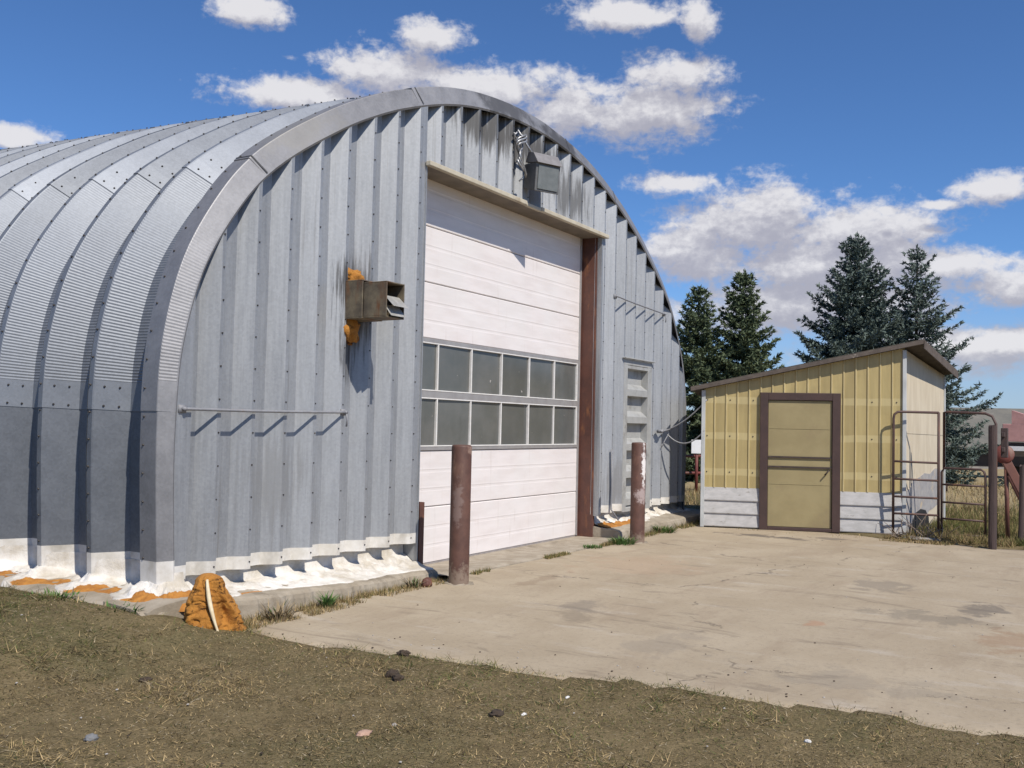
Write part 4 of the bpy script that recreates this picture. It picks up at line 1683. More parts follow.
    e4 = SLB + Vector((0.2, 0.1, 0))
    o4 = (e4.x, e4.y, ZLB)
    th = 0.055
    r_.prism([o1, o2, o3, o4], (0, 0, th))
    rf = spart(r_, 'roof', M['roofing'])
    a = MB()
    for (pa, pb, off) in ((o1, o2, fn), (o2, o3, rn)):
        pa, pb = Vector(pa), Vector(pb)
        hgt = 0.055 if off is fn else 0.13
        a.obox(pa - Vector((0, 0, hgt - .035)), pb - pa, off * 0.018, (0, 0, hgt))
    bev(spart(a, 'fascia', M['fascia'], rf), .004, 1)
    # door frame
    d = MB()
    t = 0.12
    d.obox(FP(UD0, 0.0, -.02), fdir * t, fn * 0.075, (0, 0, ZD))
    d.obox(FP(UD1 - t, 0.0, -.02), fdir * t, fn * 0.075, (0, 0, ZD))
    d.obox(FP(UD0 + t, ZD - .115, -.02), fdir * (UD1 - UD0 - 2 * t), fn * 0.072, (0, 0, .115))
    d.obox(FP(UD0 + t, 0.0, -.02), fdir * (UD1 - UD0 - 2 * t), fn * 0.070, (0, 0, .05))
    bev(spart(d, 'door_frame', M['frame']), .006)
    w_ = UD1 - UD0 - 2 * t
    s = MB()
    s.obox(FP(UD0 + t + .004, 0.055, -.012), fdir * (w_ - .008), fn * 0.034, (0, 0, ZD - .115 - .062))
    for z in (0.70, 1.55, 1.10):
        s.obox(FP(UD0 + t + .02, z, .022), fdir * (w_ - .04), fn * 0.005, (0, 0, .006 if z != 1.10 else .0055))
    dd_ = bev(spart(s, 'door', M['shdoor']), .004, 1)
    ba = MB()
    for z in (0.955, 1.105):
        ba.obox(FP(UD0 + t + .005, z, .022), fdir * (w_ - .01), fn * 0.022, (0, 0, .026))
    spart(ba, 'cross_bar', M['bar'], dd_)
    h = MB()
    h.tube([FP(UD1 - t - .05, 0.93, .03), FP(UD1 - t - .05, 0.93, .07), FP(UD1 - t - .11, 0.86, .075)], 0.011, 8)
    spart(h, 'door_handle', M['bar'], dd_, smooth=True)


shed()

# ------------------------------------------------------------------ cables between hut and shed


def sagcable(a, c, sag, label, r_=0.011):
    b = MB()
    a, c = Vector(a), Vector(c)
    pts = [a.lerp(c, i / 20) - Vector((0, 0, sag * 4 * (i / 20) * (1 - i / 20))) for i in range(21)]
    b.tube(pts, r_, 6)
    o = b.build('cable', M['cable'], None, tuple(a), smooth=True)
    return tag(o, label, 'cable', 'cables slung from the hut to the shed')


sagcable((6.62, -0.34, 1.50), FP(0.05, 1.98, 0.03), 0.06, 'grey cable rising from the hut wall to the top of the yellow shed corner')
sagcable((6.60, -0.34, 1.42), FP(0.02, 1.50, 0.03), 0.17, 'sagging grey cable drooping low between the hut wall and the yellow shed')
# insulator bracket on the wall and its loose wires
b = MB()
for (dx_, dz_) in ((0.0, 0.0),):
    b.tube([(6.32 + dx_, YC + .02, 1.47 + dz_), (6.32 + dx_, -0.38, 1.47 + dz_)], 0.03, 10)
b.tube([(6.28, -0.36, 1.47), (6.62, -0.37, 1.50)], 0.014, 6)
b.tube([(6.60, -0.36, 1.43), (6.45, -0.36, 1.33), (6.40, -0.33, 1.22)], 0.008, 6)
b.tube([(6.62, -0.36, 1.50), (6.80, -0.38, 1.56), (6.98, -0.38, 1.54)], 0.008, 6)
hpart(b, 'cable_bracket', M['rail'], smooth=True)
b = MB()
b.tube([(4.56, YC - .015, 1.2), (4.57, YC - .02, 0.7), (4.56, YC - .02, 0.35), (4.60, -0.42, 0.2)], 0.012, 6)
hpart(b, 'wall_conduit', M['rail'], smooth=True)

# ------------------------------------------------------------------ foam chunk at the corner


def chunk():
    x, y = -3.17, -0.86
    root = empty('foam_chunk', (x, y, 0), 'broken lump of orange foam leaning on the hut corner, cream strip down its face', 'foam chunk')
    b = MB()
    d = Vector((CAM.x - x, CAM.y - y, 0)).normalized()
    sd = Vector((-d.y, d.x, 0))
    if sd.dot(rgt) < 0:
        sd = -sd
    HC = 0.455
    rows = []
    NH, NA = 70, 110
    for i in range(NH + 1):
        h = i / NH
        wd = (0.235 - 0.165 * h ** 1.2) * math.sqrt(max(0.0, 1 - max(0, (h - .9) / .1) ** 2))
        dp = (0.20 - 0.12 * h) * math.sqrt(max(0.0, 1 - max(0, (h - .88) / .12) ** 2))
        row = []
        for k in range(NA + 1):
            a_ = 2 * math.pi * (k % NA) / NA
            ca, sa = math.cos(a_), math.sin(a_)
            m_ = max(abs(ca), abs(sa))
            sq = 0.62 + 0.38 / m_
            q = Vector((ca * 1.2, sa * 1.2, h * 2.4))
            n = 1.5 * mnoise.fractal(q * 1.5 + Vector((3.1, 8, 2)), 1.0, 2.0, 5)
            n4 = mnoise.fractal(q * 6.0, 1.0, 2.0, 3)
            crk = max(0, 0.12 - abs(mnoise.noise(Vector((ca * 2.0, sa * 2.0, h * 5.5)) + Vector((1, 2, 3))))) / 0.12
            k_ = 1 + 0.10 * n + 0.04 * n4 - 0.11 * crk
            aa = ca * wd * sq * k_ - 0.055 * h
            cc = sa * dp * sq * k_
            if sa > 0:
                cc -= 0.10 * math.exp(-((ca - 0.42) / 0.25) ** 2 - ((h - 0.36) / 0.26) ** 2)
            pt = Vector((x, y, -0.03 + HC * h)) + sd * aa + d * cc
            row.append(tuple(pt))
        rows.append(row)
    b.grid(rows)
    b.build('foam_body', M['orange'], root, (x, y, 0), smooth=True)
    s = MB()
    pts = []
    for i in range(12):
        t = i / 11
        a = -0.012 + 0.050 * t ** 1.3 - 0.012 * math.sin(t * 3)
        h = 0.88 - 0.80 * t
        c = (0.205 - 0.12 * h) + .006
        pts.append(Vector((x, y, -0.01 + 0.46 * h)) + sd * (a - .055 * h) + d * c)
    s.tube(pts, [0.009 + .007 * math.sin(math.pi * min(1, i / 9)) for i in range(12)], 7)
    s.build('foam_strip', M['cream'], root, (x, y, 0), smooth=True)


chunk()

# ------------------------------------------------------------------ gates, posts and things beyond
GL = Vector((7.245, -3.655, 0))
GM = Vector((7.52, -4.24, 0))
GP = Vector((6.62, -5.10, 0))
G2R = Vector((7.46, -4.87, 0))


def gate_panel():
    root = empty('cattle_gate', tuple(GL), 'tall rusty tubular cattle panel standing against the shed corner', 'gate')
    o = tuple(GL)
    b = MB()
    r_ = 0.019
    top = 1.84
    a, c = GL, GM
    dv = (c - a)

    def at(t, z):
        p = a + dv * t
        return (p.x, p.y, z)
    arc = [at(0, 0.04), at(0, top - .10), at(0.02, top - .04), at(0.09, top - .005), at(0.16, top)]
    b.tube(arc + [at(1.0, top - .005)], r_, 8)
    b.tube([at(1, 0.02), at(1, top)], r_ * 1.05, 8)
    b.build('outer_frame', M['tube'], root, o, smooth=True)
    for z in (1.09, 0.83, 0.57, 0.32):
        k = MB()
        k.tube([at(0, z + .015), at(1, z)], r_ * .85, 8)
        k.build('rail', M['tube'], root, o, smooth=True)
    return root


gate_panel()


def low_gate():
    a, c = Vector((7.54, -4.28, 0)), G2R
    root = empty('farm_gate', tuple(a), 'low rusty tubular gate with four rails between the tall panel and the timber post', 'gate')
    o = tuple(a)
    dv = c - a

    def at(t, z):
        p = a + dv * t
        return (p.x, p.y, z)
    r_ = 0.017
    b = MB()
    top = 1.02
    b.tube([at(0, 0.03), at(0, top - .06), at(0.06, top), at(0.9, top), at(0.97, top - .03), at(1, top - .10), at(1, 0.03)], r_, 8)
    b.build('outer_frame', M['tube'], root, o, smooth=True)
    for z in (0.78, 0.52, 0.28, 0.06):
        k = MB()
        k.tube([at(0, z), at(1, z)], r_ * .85, 8)
        k.build('rail', M['tube'], root, o, smooth=True)
    k = MB()
    k.tube([at(0.12, .80), at(.12, .68)], r_ * .7, 6)
    k.build('latch', M['tube'], root, o, smooth=True)
    return root


low_gate()


def hoop():
    a, c = Vector((7.55, -4.31, 0)), Vector((7.40, -5.01, 0))
    b = MB()
    dv = c - a

    def at(t, z):
        p = a + dv * t
        return (p.x, p.y, z)
    b.tube([at(0, 1.0), at(0, 1.845), at(0.05, 1.85), at(0.8, 1.83), at(0.93, 1.79), at(1.0, 1.68), at(1.0, 0.05)], 0.019, 8)
    o = b.build('gate_hoop', M['tube'], None, tuple(a), smooth=True)
    tag(o, 'tall bent pipe hoop arching over the low gate beside the timber post', 'gate hoop')


hoop()


def timber_post(loc, w_, d_, h, label, lean=(0, 0)):
    x, y = loc
    root = empty('timber_post', (x, y, 0), label, 'post')
    b = MB()
    rows = []
    n = 14
    for i in range(9):
        t = i / 8
        z = -0.1 + (h + .1) * t
        row = []
        for k in range(n + 1):
            a = 2 * math.pi * k / n
            rr = 1 + 0.14 * (float(vnoise(k % n * 1.7, t * 3, 6)) - 0.5)
            ca, sa = math.cos(a), math.sin(a)
            m_ = max(abs(ca), abs(sa))
            q = 0.5 * (0.55 + 0.45 / m_)
            row.append((x + ca * w_ * q * rr + lean[0] * z, y + sa * d_ * q * rr + lean[1] * z, z + (0.02 * math.sin(k) if i == 8 else 0)))
        rows.append(row)
    b.grid(rows)
    b.add([rows[-1][k] for k in range(n)], [tuple(range(n))])
    b.build('shaft', M['oldpost'], root, (x, y, 0))
    return root


tp = timber_post((6.465, -5.04), 0.10, 0.10, 1.64, 'tall dark timber gate post with a small box on its side')
k = MB()
k.box(6.60, 6.78, -5.21, -5.13, 1.22, 1.62)
k.box(6.49, 6.60, -5.185, -5.145, 1.30, 1.36)
k.box(6.49, 6.60, -5.185, -5.145, 1.50, 1.56)
bev(k.build('side_box', M['oldpost'], tp, (6.465, -5.04, 0)), .006)
timber_post((7.25, -5.33), 0.07, 0.07, 1.10, 'short leaning timber post behind the tall gate post', (0.02, -0.02))
timber_post((8.10, -0.62), 0.11, 0.11, 1.16, 'dark timber post in the gap between hut and shed', (0.0, 0.0))


def machine():
    x, y = 7.9, -5.62
    root = empty('farm_implement', (x, y, 0), 'rusty red farm implement with a slanting beam and round disc by the right edge', 'farm machine')
    o = (x, y, 0)
    b = MB()
    pa, pb = Vector((7.62, -5.10, 1.20)), Vector((7.78, -5.62, 0.10))
    d = (pb - pa)
    n = d.cross(Vector((0, 0, 1))).normalized()
    u = n.cross(d).normalized()
    b.obox(pa - u * .06 - n * .04, d, n * 0.08, u * 0.12)
    bev(b.build('beam', M['redrust'], root, o), .008)
    b = MB()
    p2, p3 = Vector((7.64, -5.16, 0.95)), Vector((7.85, -5.60, 0.03))
    b.tube([p2, p2.lerp(p3, .5) + Vector((0, 0, -.05)), p3], 0.035, 8)
    b.build('brace', M['redrust'], root, o, smooth=True)
    b = MB()
    c = Vector((7.60, -5.10, 1.25))
    nd = (CAM - c).normalized()
    nd.z = 0.1
    nd.normalize()
    aa = nd.cross(Vector((0, 0, 1))).normalized()
    bb = aa.cross(nd)
    rings = [(0.0, 0.04), (0.06, 0.035), (0.125, 0.012), (0.135, 0.0), (0.13, -0.012), (0.0, -0.01)]
    N = 28
    v = [c + nd * h + (aa * math.cos(2 * math.pi * k_ / N) + bb * math.sin(2 * math.pi * k_ / N)) * max(r_, .002) for (r_, h) in rings for k_ in range(N)]
    f = [(i * N + k_, i * N + (k_ + 1) % N, (i + 1) * N + (k_ + 1) % N, (i + 1) * N + k_) for i in range(len(rings) - 1) for k_ in range(N)]
    b.add(v, f)
    b.build('disc', M['redpaint'], root, o, smooth=True)
    b = MB()
    b.tube([(7.66, -5.12, 1.2), (7.70, -5.14, 0.0)], 0.03, 8)
    b.build('upright', M['redrust'], root, o, smooth=True)


machine()


# far sheds on the right
def far_barn():
    root = empty('barn', (40, -2, 0), 'low dark barn with a grey green roof far beyond the gates', 'barn')
    o = (40, -2, 0)
    # frame: along direction roughly across the view
    a = Vector((38.2, 6.0, 0))
    c = Vector((44.0, -8.0, 0))
    dv = (c - a)
    n = Vector((-dv.y, dv.x, 0)).normalized()
    if n.dot(CAM - a) < 0:
        n = -n
    back = -n * 6.0
    ez, rz = 1.02, 2.86

    def V(p, z):
        return (p.x, p.y, z)
    b = MB()
    r1 = [V(a + n * .5, ez - .12), V(a + back * .5, rz), V(a + back, ez)]
    b.prism([V(a + n * .5, ez - .15), V(a + back * .5, rz - .1), V(a + back - n * .4, ez - .1), V(a + back - n * .4, ez + .02), V(a + back * .5, rz), V(a + n * .5, ez - .03)], dv)
    b.build('roof', M['barnroof'], root, o)
    b = MB()
    b.obox(a + Vector((0, 0, -.1)), dv, back * 0.98, (0, 0, ez))
    b.build('wall', M['barnwall'], root, o)
    for t in (0.12, 0.30, 0.463, 0.62, 0.8):
        k_ = MB()
        p = a + dv * t + n * .35
        k_.tube([V(p, -0.1), V(p, ez - .05)], 0.10, 8)
        k_.build('post', M['barnpost'], root, o)
    k_ = MB()
    k_.obox(a + n * .62 + Vector((0, 0, -.02)), dv, n * .12, (0, 0, .12))
    k_.build('sill_rail', M['barnpost'], root, o)


far_barn()


def pink_shed():
    root = empty('trailer', (31, -5, 0), 'faded pink boarded trailer with a white rail at the right edge, far off', 'trailer')
    o = (31, -5, 0)
    a = Vector((30.3, -3.46, 0))
    c = Vector((30.1, -6.4, 0))
    dv = c - a
    n = Vector((-dv.y, dv.x, 0)).normalized()
    if n.dot(CAM - a) < 0:
        n = -n
    b = MB()
    b.obox(a + Vector((0, 0, 1.32)), dv, -n * 1.8, (0, 0, .62))
    bev(b.build('box_body', M['pink'], root, o), .02)
    b = MB()
    b.obox(a + n * .02 + Vector((0, 0, 1.0)), dv, n * .08, (0, 0, .16))
    b.build('lower_rail', M['signw'], root, o)
    b = MB()
    b.obox(a - n * .1 + Vector((0, 0, 0.45)), dv, -n * 1.5, (0, 0, .84))
    b.build('under_frame', M['barnwall'], root, o)
    b = MB()
    p = a + dv * .10
    b.prism([(p.x, p.y, 1.94), (p.x, p.y, 2.42), (p.x + dv.x * .17, p.y + dv.y * .17, 2.24), (p.x + dv.x * .17, p.y + dv.y * .17, 1.94)], -n * .8)
    b.build('roof_hatch', M['pink'], root, o)
    for t in (.25, .8):
        k_ = MB()
        cc = a + dv * t - n * .4
        k_.tube([tuple(cc + Vector((0, 0, .42)) - n * .12), tuple(cc + Vector((0, 0, .42)) + n * .12)], 0.42, 20)
        k_.build('wheel', M['black'], root, o)


pink_shed()


def pipe_fence():
    a, c = Vector((13.4, 3.0, 0)), Vector((15.6, 1.35, 0))
    root = empty('pipe_fence', tuple(a), 'dark red pipe fence seen in the gap between hut and yellow shed', 'fence')
    dv = c - a
    b = MB()
    for z in (0.45, 0.86):
        b.tube([a + Vector((0, 0, z)), c + Vector((0, 0, z))], 0.035, 8)
    b.build('rail', M['redtube'], root, tuple(a), smooth=True)
    for t in (0.0, 0.35, 0.7, 1.0):
        k_ = MB()
        p = a + dv * t
        k_.tube([(p.x, p.y, -.05), (p.x, p.y, 1.0)], 0.045, 8)
        k_.build('post', M['redtube'], root, tuple(a), smooth=True)
    # sign on its own red stake
    s = Vector((14.35, 2.0, 0))
    r2_ = empty('sign', tuple(s), 'small blank white sign on a red stake in the gap beside the shed', 'sign')
    b = MB()
    b.tube([(s.x, s.y, -.05), (s.x, s.y, 1.0)], 0.04, 8)
    b.build('stake', M['redtube'], r2_, tuple(s), smooth=True)
    b = MB()
    d = rgt
    b.obox(s - d * .14 + Vector((-.05, -.03, .93)), d * .28, Vector((d.y, -d.x, 0)) * -.02, (0.0, 0, .33))
    bev(b.build('sign_board', M['signw'], r2_, tuple(s)), .004, 1)


pipe_fence()


# ------------------------------------------------------------------ spruces
def spruce(loc, H, Rb, mat, label, seed, dens=1.0, ragged=0.25, power=0.8, full=1.0):
    r_ = np.random.default_rng(seed)
    x, y = loc
    root = empty('spruce_tree', (x, y, 0), label, 'tree', 'spruces behind the shed')
    b = MB()
    b.tube([(x, y, -.1), (x + .02, y, H * .3), (x, y + .02, H * .7), (x, y, H * .985)], [0.035 * H * .5, 0.026 * H * .5, 0.011 * H * .5, 0.008], 8)
    PP, DD, TT, LL = [], [], [], []

    def needles(p, d, n, spread, tn, L0, L1):
        """n needle twigs at each of the points p, pointing along d with some spread"""
        p = np.repeat(p, n, 0)
        d = np.repeat(np.broadcast_to(d, (len(p) // n, 3)), n, 0) + r_.normal(size=p.shape) * spread
        PP.append(p + r_.normal(size=p.shape) * .018)
        DD.append(d)
        TT.append(np.clip(tn + r_.normal(size=len(p)) * .13, 0, 1))
        LL.append(r_.uniform(L0, L1, len(p)))
    nwh = int(H * 4.6)
    for wi in range(nwh):
        t = min(max((wi + r_.uniform(-.3, .3)) / nwh, 0.0), 0.985)
        z0 = H * (0.05 + 0.94 * t)
        nb = int((7 if t < .85 else 5) * dens + r_.integers(0, 3))
        a0 = r_.uniform(0, 2 * math.pi)
        for bi in range(nb):
            a = a0 + 2 * math.pi * bi / nb + r_.uniform(-.3, .3)
            L = Rb * (1 - t) ** power * (1 + r_.uniform(-ragged, ragged)) + 0.10
            if r_.uniform() < .07:
                L *= 1.2
            dh = np.array([math.cos(a), math.sin(a), 0])
            pitch = -0.26 + 0.95 * t ** 1.6 + r_.uniform(-.12, .12)
            n = max(3, int(L / 0.10))
            q = np.linspace(0, 1, n + 1)
            droop = -0.20 * L * np.sin(q * math.pi * .75) * (1 - t) + 0.30 * L * q ** 2.3 * (1 - .5 * t)
            pts = np.array([x, y, z0]) + dh * (L * q)[:, None]
            pts[:, 2] += L * q * math.tan(pitch) + droop
            pts += r_.normal(size=pts.shape) * .012
            if L > 0.5:
                pp = pts[::2]
                b.tube([tuple(p) for p in pp], [max(0.004, 0.016 * (1 - i / len(pp))) for i in range(len(pp))], 4, 0, False)
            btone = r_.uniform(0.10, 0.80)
            dirs = np.diff(pts, axis=0)
            dirs /= np.linalg.norm(dirs, axis=1)[:, None] + 1e-9
            side = np.cross(dirs, [0, 0, 1.0])
            side /= np.linalg.norm(side, axis=1)[:, None] + 1e-9
            for i in range(1, n + 1):
                qi = i / n
                if qi < 0.10:
                    continue
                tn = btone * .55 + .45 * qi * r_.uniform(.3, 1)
                tw = (0.30 * L * (1 - qi) ** .8 + 0.07) * (0.75 + .5 * r_.uniform())
                for sg in (-1, 1):
                    td = dirs[i - 1] * .8 + side[i - 1] * sg * .75 + np.array([0, 0, r_.uniform(-.45, .15)])
                    td /= np.linalg.norm(td)
                    m_ = max(2, int(tw / 0.06))
                    pj = pts[i] + td * (tw * (np.arange(m_) + r_.uniform(0, .6, m_)) / m_)[:, None]
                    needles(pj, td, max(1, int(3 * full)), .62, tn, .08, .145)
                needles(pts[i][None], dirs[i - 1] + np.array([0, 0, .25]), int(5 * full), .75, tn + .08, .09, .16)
    tp_ = np.array([[x, y, H * (1 - .012 * k_)] for k_ in range(16)])
    needles(tp_, np.array([0, 0, .9]), 6, .5, .5, .08, .15)
    P_, D_, T_, L_ = np.concatenate(PP), np.concatenate(DD), np.concatenate(TT), np.concatenate(LL)
    D_ /= np.linalg.norm(D_, axis=1)[:, None] + 1e-9
    S_ = np.cross(D_, r_.normal(size=D_.shape))
    S_ /= np.linalg.norm(S_, axis=1)[:, None] + 1e-9
    W_ = r_.uniform(.036, .068, len(P_))[:, None]
    v = np.stack([P_ - S_ * W_ * .5, P_ + S_ * W_ * .5, P_ + D_ * L_[:, None]], 1).reshape(-1, 3)
    b.build('trunk', M['bark'], root, (x, y, 0))
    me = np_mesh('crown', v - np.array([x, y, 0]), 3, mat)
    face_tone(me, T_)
    c = bpy.data.objects.new('crown', me)
    COL.objects.link(c)
    c.parent = root
    return root


spruce((19.7, 3.95), 5.75, 1.75, M['needle_green'], 'dark green spruce partly behind the hut edge, leftmost of the four', 11, 1.25, .2, .92)
spruce((20.4, 2.80), 6.30, 1.75, M['needle_green'], 'dark green spruce with a pointed top, second from the left of the four', 12, 1.3, .25, .95)
spruce((24.2, 0.30), 7.85, 3.05, M['needle_blue'], 'tallest bluish green spruce, dense and broad, above the middle of the shed roof', 13, 1.25, .25, .98)
spruce((24.3, -1.50), 7.35, 2.35, M['needle_blue'], 'sparse bluish spruce with long drooping limbs on the right of the shed', 14, 0.75, .36, .92, .8)


# ------------------------------------------------------------------ grass
def in_slab(x, y, m_=0.0):
    return (x > edge_x(y) + m_) & (x < far_x(y) - m_) & (y < -0.62)


def blades(px, py, pz, hgt, wid, lean, cols, name, kind=True):
    n = len(px)
    a = rng.uniform(0, 2 * np.pi, n)
    th = lean
    d = np.stack([np.cos(a) * np.sin(th), np.sin(a) * np.sin(th), np.cos(th)], -1)
    b_ = rng.uniform(0, 2 * np.pi, n)
    s = np.stack([np.cos(b_), np.sin(b_), np.zeros(n)], -1) * wid[:, None] * .5
    p = np.stack([px, py, pz], -1)
    v = np.stack([p - s, p + s, p + d * hgt[:, None]], 1).reshape(-1, 3)
    me = np_mesh(name, v, 3, M['blade'])
    face_color(me, cols)
    o = bpy.data.objects.new(name, me)
    COL.objects.link(o)
    if kind:
        tag(o, kind='stuff')
    return o


def pal(n, k, green):
    """mix of straw, brown, dark and green blades"""
    straw = np.array([.40, .315, .18])
    brown = np.array([.20, .158, .082])
    dark = np.array([.095, .075, .05])
    olive = np.array([.135, .138, .050])
    grn = np.array([.080, .105, .038])
    u = rng.uniform(size=n)
    c = np.where((u < .30)[:, None], straw, np.where((u < .78)[:, None], brown, dark))
    gm = rng.uniform(size=n) < green
    c = np.where(gm[:, None], np.where((rng.uniform(size=n) < .5)[:, None], olive, grn), c)
    return c * rng.uniform(.65, 1.25, n)[:, None] * np.array([1.06, .985, .87])


def lawn():
    N = 620000
    az_ = YAW + np.radians(rng.uniform(-48, 52, N))
    d = rng.uniform(2.6, 13.5, N)
    x = CAM.x + np.sin(az_) * d
    y = CAM.y + np.cos(az_) * d
    m_ = ~in_slab(x, y, -0.015 - 0.0 * x) & ~((x > -3.56) & (y > -0.62)) & (x < 0)
    fringe = (x > edge_x(y)) & (y < -0.9)
    m_ |= fringe & (x < edge_x(y) + 0.20 * rng.uniform(size=N) ** 2 * fbm(x * 0, y * 5, 57)) & (rng.uniform(size=N) < .8)
    dn = fbm(x * 1.6, y * 1.6, 51)
    m_ &= rng.uniform(size=N) < np.clip(2.8 * (dn - .16), .35, 1.0)
    x, y = x[m_], y[m_]
    n = len(x)
    g1 = fbm(x * 0.7, y * 0.7, 61)
    near_edge = np.exp(-np.abs(x - edge_x(y)) / 0.30)
    back = ss(-1.6, -0.2, y) * ss(-2.4, -3.4, x)
    green = np.clip(0.05 + 0.38 * ss(.50, .66, g1) + 0.40 * near_edge + 0.50 * back, 0, .80)
    cl = fbm(x * 5.5, y * 5.5, 75)
    h = rng.uniform(.010, .036, n) * (0.45 + 1.1 * fbm(x * 3, y * 3, 71)) * (1 + 0.5 * near_edge + .6 * back) * (0.7 + 1.3 * ss(.56, .72, cl))
    tall = rng.uniform(size=n) < .02
    h = np.where(tall, h * 1.7, h)
    lean = np.radians(np.where(rng.uniform(size=n) < .82, rng.uniform(64, 89, n), rng.uniform(15, 75, n)))
    wid = rng.uniform(.0030, .0068, n)
    fleck = rng.uniform(size=n) < .13
    h = np.where(fleck, h * 1.1 + .006, h)
    wid = np.where(fleck, wid * 1.2, wid)
    lean = np.where(fleck, np.radians(rng.uniform(74, 89, n)), lean)
    z = ground_z(x, y) + .002
    z = np.where(in_slab(x, y), np.maximum(z, -0.005), z)
    cols = pal(n, 0, green) * (0.45 + 1.0 * fbm(x * 1.9, y * 1.9, 81))[:, None]
    cols = np.where((fleck & (rng.uniform(size=n) < .6))[:, None], np.array([.38, .31, .20]) * rng.uniform(.6, 1.1, n)[:, None], cols)
    blades(x, y, z, h, wid, lean, cols, 'grass')


lawn()


def verge():
    """dead grass along the kerb and rough weeds round the gates"""
    xs, ys, zs, hs, gs = [], [], [], [], []

    def patch(n, x0, x1, y0, y1, h0, h1, green, z0=None, thr=0.42, sc=3.0):
        x = rng.uniform(x0, x1, n)
        y = rng.uniform(y0, y1, n)
        k_ = fbm(x * sc, y * sc, 91) > thr
        x, y = x[k_], y[k_]
        xs.append(x)
        ys.append(y)
        zs.append(np.maximum(ground_z(x, y), -0.02) if z0 is None else np.full(len(x), z0))
        hs.append(rng.uniform(h0, h1, len(x)) * (0.5 + fbm(x * 2, y * 2, 95)))
        gs.append(np.full(len(x), green))
    patch(5500, -3.0, -1.2, -0.98, -0.68, .03, .095, .15, thr=.40)
    patch(1800, -1.4, -0.2, -0.90, -0.66, .02, .065, .2, thr=.45)
    patch(5200, 0.25, 3.7, -0.86, -0.76, .02, .06, .45, z0=-.005, thr=.46, sc=2)
    patch(2600, 4.4, 7.6, -0.86, -0.66, .03, .11, .45, thr=.42)
    patch(14000, 6.75, 8.2, -5.6, -3.9, .03, .13, .25, thr=.35)
    patch(30000, 7.4, 12.0, -8.5, -3.4, .05, .20, .50, thr=.35, sc=1.2)
    patch(12000, 8.5, 14.0, -8.0, -3.2, .06, .26, .55, thr=.45, sc=.9)
    patch(9000, 12.0, 26.0, -12, -1, .06, .20, .10, thr=.30, sc=.5)
    patch(9000, 6.9, 8.0, -6.3, -5.2, .04, .13, .92, thr=.34)
    patch(9000, 7.7, 9.4, -5.2, -3.9, .05, .17, .85, thr=.42)
    patch(7000, 6.45, 7.4, -5.0, -3.6, .015, .06, .10, z0=-.004, thr=.44)
    patch(3500, 8.2, 16.0, -.8, 2.6, .05, .16, .15, thr=.30)
    patch(2500, 6.45, 6.95, -3.4, -1.0, .01, .05, .25, thr=.5)
    x, y, z, h, gr = map(np.concatenate, (xs, ys, zs, hs, gs))
    n = len(x)
    cols = pal(n, 0, gr) * 1.15
    far = np.hypot(x - CAM.x, y - CAM.y)
    blades(x, y, z, h, rng.uniform(.004, .009, n) * np.maximum(1, far / 12), np.radians(rng.uniform(3, 60, n)), cols, 'dry_grass')


verge()


def tuft(x, y, z, n, h, green, spread, label, seed):
    r_ = np.random.default_rng(seed)
    v = []
    c = []
    for i in range(n):
        a = r_.uniform(0, 6.283)
        rr = spread * r_.uniform() ** .7
        p = np.array([x + rr * math.cos(a), y + rr * math.sin(a), z])
        ln = r_.uniform(.15, .9)
        a2 = a + r_.normal() * .6
        d = np.array([math.cos(a2) * math.sin(ln), math.sin(a2) * math.sin(ln), math.cos(ln)])
        hh = h * r_.uniform(.5, 1.0)
        s = np.cross(d, [0, 0, 1.0])
        s /= np.linalg.norm(s) + 1e-9
        wd = r_.uniform(.004, .009)
        mid = p + d * hh * .55
        tip = p + d * hh + np.array([math.cos(a2), math.sin(a2), -.6]) * hh * .2
        v += [p - s * wd, p + s * wd, mid + s * wd * .8, mid - s * wd * .8]
        v += [mid - s * wd * .8, mid + s * wd * .8, tip + s * .0008, tip - s * .0008]
        col = np.array([.07, .13, .035]) * r_.uniform(.6, 1.4) if r_.uniform() < green else np.array([.26, .20, .12]) * r_.uniform(.5, 1.3)
        c += [col, col]
    me = np_mesh('grass_tuft', np.array(v) - np.array([x, y, z]), 4, M['blade'])
    face_color(me, np.array(c))
    o = bpy.data.objects.new('grass_tuft', me)
    o.location = (x, y, z)
    COL.objects.link(o)
    tag(o, label, 'weed', 'weed tufts along the hut kerb')


tuft(-3.56, -0.30, 0.13, 150, .09, .75, .16, 'greenish grass clump against the kerb corner left of the foam chunk', 21)
tuft(-3.60, 0.35, 0.15, 170, .09, .8, .20, 'greener grass clump at the side kerb below the first ribs', 22)
tuft(-1.96, -0.83, 0.0, 70, .15, .95, .05, 'bright green weed tuft in dead grass between foam chunk and nearer bollard', 3)
tuft(-2.55, -0.86, 0.0, 90, .17, .10, .10, 'straw coloured dead tuft just right of the orange foam chunk', 4)
tuft(-0.75, -0.80, 0.0, 45, .12, .35, .06, 'thin half green tuft against the kerb left of the nearer bollard', 5)
tuft(3.62, -0.92, 0.0, 220, .12, .85, .16, 'low grey green weed bush left of the white smeared bollard', 6)
tuft(3.0, -0.80, 0.0, 110, .05, .9, .12, 'small flat green weed by the brown door jamb', 7)
tuft(5.35, -0.80, 0.0, 180, .13, .8, .18, 'leafy green weed on the kerb right of the white smeared bollard', 8)

# ------------------------------------------------------------------ small things lying about


def lump(name, x, y, r_, mat, label, cat, scale=(1, 1, .6), seed=1, z=None, group=None, amp=.35):
    b = MB()
    z0 = float(ground_z(x, y)) if z is None else z
    b.ico((x, y, z0 + r_ * scale[2] * .45), r_, 3, amp, 2.2, scale, seed)
    o = b.build(name, mat, None, (x, y, z0), smooth=True)
    tag(o, label, cat, group)
    return o


